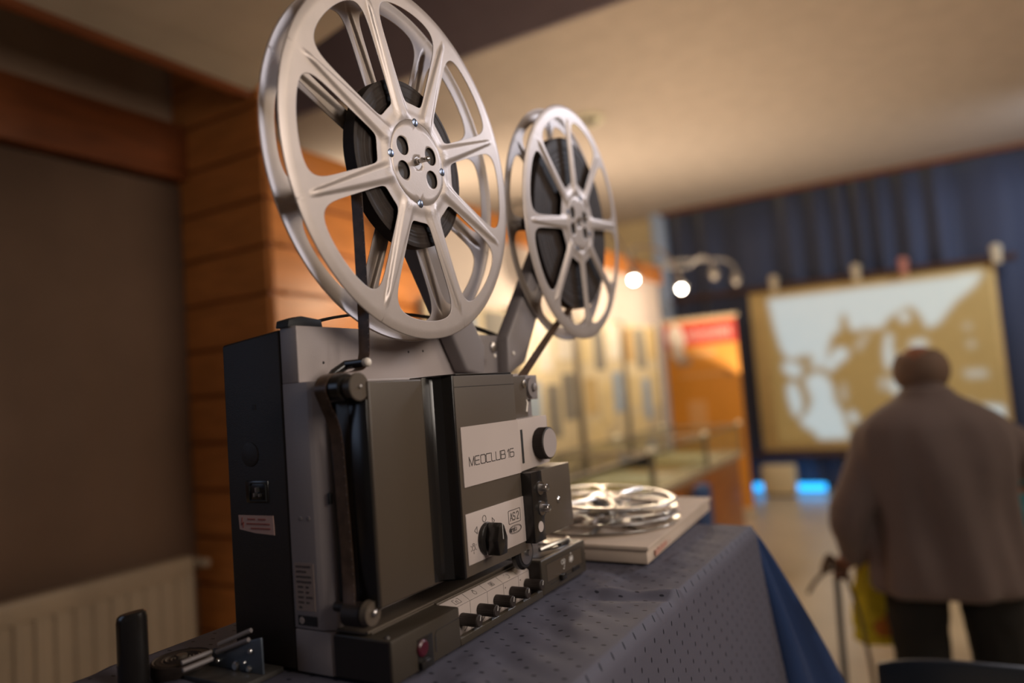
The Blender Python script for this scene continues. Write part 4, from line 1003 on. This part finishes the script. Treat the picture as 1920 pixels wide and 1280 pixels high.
bm = NB(); lathe(bm, [(.0058, 0), (.0058, .0175)], (-.752, .520, TZ+.002), (0, 0, 1), 24); obj('core', bm, M['brownbox'], fr)

# ================================================================== PEOPLE
def limb(bm, pts, radii, n=16, k=4):
    P = smooth_path(pts, k); R = []
    for i in range(len(radii)-1):
        for j in range(k): R.append(radii[i]+(radii[i+1]-radii[i])*j/k)
    R.append(radii[-1]); tube(bm, P, R, n); ball(bm, P[0], R[0]*.98, 14); ball(bm, P[-1], R[-1]*.98, 14)
def ring_loft(bm, secs, n=36, fold=0, k=1):
    """secs: (cx, cy, z, rx, ry)"""
    rings = []
    if k > 1:
        P = smooth_path([(a, b, c) for a, b, c, _, _ in secs], k); Q = smooth_path([(r, q, 0) for _, _, _, r, q in secs], k)
        secs = [(p.x, p.y, p.z, q.x, q.y) for p, q in zip(P, Q)]
    zt, zb = secs[-1][2], secs[0][2]
    for cx, cy, z, rx, ry in secs:
        f = fold*min(1, max(0, 1-abs((z-zb)/(zt-zb)))**.7+.15); ring = []
        for i in range(n):
            a = 2*PI*i/n; w_ = 1+f*(math.sin(a*7+1.5*math.sin(z*6))+.6*math.sin(a*12+z*7+1))
            ring.append(bm.verts.new((cx+w_*rx*math.copysign(abs(math.cos(a))**.85, math.cos(a)), cy+w_*ry*math.copysign(abs(math.sin(a))**.85, math.sin(a)), z)))
        rings.append(ring)
    fs = []
    for a, b in zip(rings, rings[1:]):
        for i in range(n): fs.append(bm.faces.new((a[i], a[(i+1) % n], b[(i+1) % n], b[i])))
    fs.append(bm.faces.new(rings[0][::-1])); fs.append(bm.faces.new(rings[-1])); bmesh.ops.recalc_face_normals(bm, faces=fs)
def remesh(o, v=.009, noise=0, scale=.12):
    r = o.modifiers.new('merge', 'REMESH'); r.mode = 'VOXEL'; r.voxel_size = v; r.use_smooth_shade = True
    s = o.modifiers.new('smooth', 'SMOOTH'); s.iterations = 4; s.factor = .5
    if noise:
        tx = bpy.data.textures.new('folds', 'CLOUDS'); tx.noise_scale = scale
        d = o.modifiers.new('folds', 'DISPLACE'); d.texture = tx; d.strength = noise; d.mid_level = .5; d.texture_coords = 'LOCAL'
    return o
def hand(bm, wrist, d, side, r=.0085):
    """palm and five separate curled fingers; d = pointing direction, side = thumb direction"""
    w0 = Vector(wrist); d = Vector(d).normalized(); s = Vector(side); s = (s-d*d.dot(s)).normalized(); n = d.cross(s).normalized()
    limb(bm, [w0, w0+d*.045, w0+d*.085], [.026, .034, .030], 12)
    for k, (off, L) in enumerate(((.028, .068), (.010, .078), (-.009, .072), (-.027, .056))):
        b0 = w0+d*.085+s*off; limb(bm, [b0, b0+d*L*.45+n*.012, b0+d*L*.62+n*.036, b0+d*L*.35+n*.055], [r*1.1, r, r*.95, r*.8], 10, 3)
    b0 = w0+d*.035+s*.026; limb(bm, [b0, b0+s*.028+d*.028+n*.01, b0+s*.022+d*.062+n*.030], [r*1.35, r*1.15, r*.9], 10, 3)
def person(loc, yaw, sc, label, mats, lh, rh, pose, hair_top=False, z0=0, jsec=None):
    """local frame: facing +y, z up from the floor. pose: arm joints"""
    t = thing('person', (loc[0], loc[1], FL+z0*sc), label, 'person'); t.rotation_euler = (0, 0, yaw); t.scale = (sc, sc, sc)
    bm = NB()
    ring_loft(bm, [(0, 0, .78, .13, .09), (0, 0, .88, .155, .10), (0, 0, 1.00, .145, .10), (0, .0, 1.12, .165, .105), (0, -.01, 1.22, .17, .10), (0, 0, 1.29, .10, .07)])
    limb(bm, [(0, .0, 1.24), (0, .02, 1.33), (0, .045, 1.42)], [.062, .058, .056])
    ball(bm, (0, .055, 1.475), (.076, .093, .082), 24); ball(bm, (0, .085, 1.42), (.055, .065, .058), 20)    # skull, jaw
    limb(bm, [(0, .148, 1.475), (0, .166, 1.448)], [.009, .014], 10)                                   # nose
    for s in (-1, 1):
        ball(bm, (s*.078, .05, 1.452), (.010, .020, .032), 14)                                          # ears
        ball(bm, (s*.030, .140, 1.470), (.014, .010, .009), 12)                                         # eyes
        ball(bm, (s*.033, .138, 1.488), (.020, .009, .006), 12)                                         # brows
    ball(bm, (0, .142, 1.412), (.024, .012, .008), 12)                                                  # mouth
    for k, A in ((-1, pose['l']), (1, pose['r'])): limb(bm, A[:3], [.050, .040, .027])
    for s, L in ((-1, pose['ll']), (1, pose['rl'])): limb(bm, L, [.080, .066, .050, .042, .036])
    for k, A, th in ((-1, pose['l'], (1, .2, 0)), (1, pose['r'], (-1, .2, 0))): hand(bm, A[2], Vector(A[3])-Vector(A[2]), th)
    for L in (pose['ll'], pose['rl']):
        f = Vector(L[-1]); limb(bm, [f+Vector((0, -.03, -.03)), f+Vector((0, .06, -.035)), f+Vector((0, .15, -.045))], [.038, .036, .028])
    body = remesh(obj('body', bm, mats['skin'], t, local=True), .0065)
    # hair: a cap round the back and sides, open on the crown
    bm = NB(); ball(bm, (0, .040, 1.466), (.088, .090, .086), 40)
    for v_ in list(bm.verts):
        c_ = v_.co
        if (not hair_top and c_.z > 1.528+.012*math.sin(c_.x*50)) or c_.y > .080+.2*(c_.z-1.47) or c_.z < 1.402+.10*max(0, c_.y-.0): bm.verts.remove(v_)
    o = obj('hair', bm, mats['hair'], t, local=True); s_ = o.modifiers.new('thick', 'SOLIDIFY'); s_.thickness = .010; s_.offset = 1
    # jacket
    bm = NB()
    ring_loft(bm, jsec or [(.005, .0, .668, .236, .165), (.005, 0, .690, .250, .180), (.005, -.005, .76, .250, .178), (0, -.01, .88, .242, .170), (0, -.02, 1.0, .240, .165), (0, -.03, 1.10, .250, .162), (0, -.04, 1.19, .258, .150), (0, -.04, 1.256, .246, .135), (0, -.035, 1.300, .214, .118), (0, -.025, 1.335, .165, .100), (0, -.005, 1.372, .105, .086), (0, .005, 1.405, .078, .076)], 90, .048, 3)
    for A in (pose['l'], pose['r']):
        a, b, c = (Vector(q) for q in A[:3]); limb(bm, [a+Vector((0, 0, -.01)), a.lerp(b, .5)+Vector((0, -.01, 0)), b, b.lerp(c, .5), b.lerp(c, .92)], [.098, .080, .072, .066, .060], 18)
    remesh(obj('jacket', bm, mats['jacket'], t, local=True), .009, .020, .28)
    bm = NB(); lathe(bm, [(.066, 0), (.070, .02), (.066, .040), (.058, .040), (.058, 0)], (0, .008, 1.372), (0, .25, 1), 28); obj('collar', bm, mats['jacket'], t, local=True)
    bm = NB()
    for L in (pose['ll'], pose['rl']): limb(bm, L, [.112, .104, .092, .080, .072], 18)
    ring_loft(bm, [(0, 0, .70, .15, .12), (0, 0, .78, .17, .125), (0, 0, .90, .16, .12)])
    remesh(obj('trousers', bm, mats['trousers'], t, local=True), .011, .02, .1)
    for L in (pose['ll'], pose['rl']):
        f = Vector(L[-1]); bm = NB(); limb(bm, [(f.x, f.y-.045, f.z-.040), (f.x, f.y+.06, f.z-.040), (f.x, f.y+.175, f.z-.049)], [.045, .048, .036], 16)
        for v_ in bm.verts: v_.co.z = max(v_.co.z, f.z-.085)
        obj('shoe', bm, mats['shoe'], t, local=True)
    return t
MM = dict(skin=M['skin'], hair=M['hair'], jacket=M['jacket'], trousers=M['trousers'], shoe=M['rubber'])
yawm = math.radians(14)
MANX, MANY = -.045, 3.10
pose = dict(l=[(-.180, -.02, 1.215), (-.312, -.035, .94), (-.290, .09, .775), (-.345, .19, .70)],
            r=[(.180, -.02, 1.215), (.405, .01, 1.05), (.45, .22, .98), (.45, .30, .97)],
            ll=[(-.105, 0, .80), (-.112, .0, .60), (-.112, .0, .42), (-.115, -.01, .22), (-.118, -.01, .085)],
            rl=[(.115, 0, .80), (.135, 0, .60), (.140, 0, .42), (.150, -.01, .22), (.155, -.01, .085)])
man = person((MANX, MANY), yawm, 1.0, 'elderly person seen from behind in brown-grey jacket and black trousers, holding a cane', MM, 1, 1, pose)
def ml(p):  # man-local to scene
    v_ = Matrix.Rotation(yawm, 3, 'Z') @ Vector(p); return (v_.x+MANX, v_.y+MANY, v_.z+FL)
# glove-dark cuff is part of the hand grip; cane in the left hand
cn_ = thing('walking_cane', ml((-.365, .20, 0)), 'grey walking cane with dark handle in the left hand of the elderly person', 'cane')
bm = NB(); tube(bm, [ml((-.362, .205, .02)), ml((-.356, .20, .40)), ml((-.350, .195, .70))], .0125, 12); obj('shaft', bm, M['cane'], cn_)
bm = NB(); tube(bm, smooth_path([ml((-.40, .10, .715)), ml((-.385, .14, .735)), ml((-.36, .20, .725)), ml((-.35, .25, .71))], 4), .018, 12); obj('handle', bm, M['leather'], cn_)
bm = NB(); cyl(bm, ml((-.362, .205, 0)), ml((-.362, .205, .04)), .017); obj('rubber_tip', bm, M['rubber'], cn_)
bm = NB(); tube(bm, smooth_path([ml((-.47, .12, .62)), ml((-.435, .12, .67)), ml((-.385, .12, .71)), ml((-.335, .11, .70)), ml((-.305, .09, .60)), ml((-.285, .07, .45)), ml((-.275, .06, .30)), ml((-.29, .06, .10)), ml((-.33, .08, .012))], 6), .0075, 8)
tube(bm, smooth_path([ml((-.41, .12, .70)), ml((-.39, .11, .765)), ml((-.365, .12, .76)), ml((-.36, .13, .71))], 5), .006, 8)
obj('leather_strap', bm, M['leather'], None, 'brown cord looped over the cane handle and trailing to the floor', 'strap')
bm = NB(); ring_loft(bm, [(-.205, .22, .395, .085, .030), (-.205, .22, .415, .102, .045), (-.205, .22, .56, .096, .048), (-.21, .21, .67, .070, .035), (-.245, .19, .77, .022, .016)])
bmesh.ops.transform(bm, matrix=Matrix.Translation((MANX, MANY, FL)) @ Matrix.Rotation(yawm, 4, 'Z'), verts=bm.verts)
bag = obj('plastic_bag', bm, M['yellow'], None, 'bright yellow plastic carrier bag hanging beside the legs of the elderly person', 'bag')
remesh(bag, .008, .02, .05)
bm = NB(); ring_loft(bm, [(-.195, .22, .44, .058, .050), (-.195, .22, .53, .056, .052)]); bmesh.ops.transform(bm, matrix=Matrix.Translation((MANX, MANY, FL)) @ Matrix.Rotation(yawm, 4, 'Z'), verts=bm.verts)
obj('print_patch', bm, M['orange_print'], bag)
# second visitor at the right edge, mostly outside the frame
MT = dict(skin=M['skin'], hair=M['gingerhair'], jacket=M['teal'], trousers=M['trousers'], shoe=M['rubber'])
pose2 = dict(l=[(-.175, -.01, 1.19), (-.26, .02, .94), (-.20, .22, .90), (-.16, .30, .89)], r=[(.175, -.01, 1.19), (.26, .02, .94), (.20, .22, .90), (.16, .30, .89)],
             ll=[(-.10, 0, .86), (-.11, .20, .86), (-.12, .42, .84), (-.12, .44, .66), (-.12, .43, .470)], rl=[(.10, 0, .86), (.11, .20, .86), (.12, .42, .84), (.12, .44, .66), (.12, .43, .470)])
js2 = [(0, .0, .790, .20, .15), (0, 0, .81, .215, .17), (0, -.005, .88, .215, .168), (0, -.02, 1.0, .215, .160), (0, -.03, 1.12, .225, .155), (0, -.03, 1.20, .215, .140), (0, -.02, 1.265, .160, .115), (0, .0, 1.31, .095, .088), (0, .012, 1.345, .070, .072)]
P2 = (.300, 3.85)
person(P2, math.radians(8), .94, 'ginger-haired person in a teal jacket sitting at the right edge of the picture', MT, 1, 1, pose2, hair_top=True, z0=-.385, jsec=js2)

# ------------------------------------------------------------------ chairs
def chair(loc, yaw, label, m, topz=.85, wd=.44, group=None):
    t = thing('plastic_chair', (loc[0], loc[1], FL), label, 'chair', group); t.rotation_euler = (0, 0, yaw)
    def lo(name, bm, mm): return obj(name, bm, mm, t, local=True)
    bm = NB(); rows = []
    for j in range(13):
        v_ = j/12; z = .50+(topz-.50)*v_; row = []
        for i in range(17):
            s = i/8-1; x = s*wd/2*(1-.04*v_); y = -.20-.07*v_+.045*(s*s)
            zz = z-(.035*abs(s)**3 if j == 12 else .035*abs(s)**3*v_)
            row.append(bm.verts.new((x, y, zz)))
        rows.append(row)
    for a, b in zip(rows, rows[1:]):
        for i in range(16): bm.faces.new((a[i], a[i+1], b[i+1], b[i]))
    bmesh.ops.recalc_face_normals(bm, faces=bm.faces)
    o = lo('backrest', bm, m); s = o.modifiers.new('thick', 'SOLIDIFY'); s.thickness = .014; s.offset = 0
    bv = o.modifiers.new('round', 'BEVEL'); bv.width = .005; bv.segments = 3
    bm = NB(); box(bm, -wd/2, wd/2, -.21, .22, .435, .455, bev=.009); lo('seat', bm, m)
    for x in (-1, 1):
        for y0, y1 in ((-.18, -.24), (.18, .22)):
            bm = NB(); tube(bm, [(x*.19, y0, .44), (x*.215, y1, .0)], .012, 10); lo('leg', bm, M['post'])
        bm = NB(); tube(bm, smooth_path([(x*.19, -.18, .43), (x*.19, -.205, .50), (x*.19, -.225, .62)], 4), .011, 10); lo('back_support', bm, M['post'])
    return t
chair((.045, 2.08), math.radians(3), 'dark navy plastic chair with curved back standing nearest at lower right', M['chair'], wd=.50, topz=.868)
chair((-.47, 6.3), math.radians(8), 'navy chair far back, its edge showing left of the elderly person', mat('navy_seat', (.02, .028, .09), .6), topz=.83)
chair((P2[0], P2[1]), math.radians(8), 'navy chair under the seated person in the teal jacket', M['chair'], topz=.70)
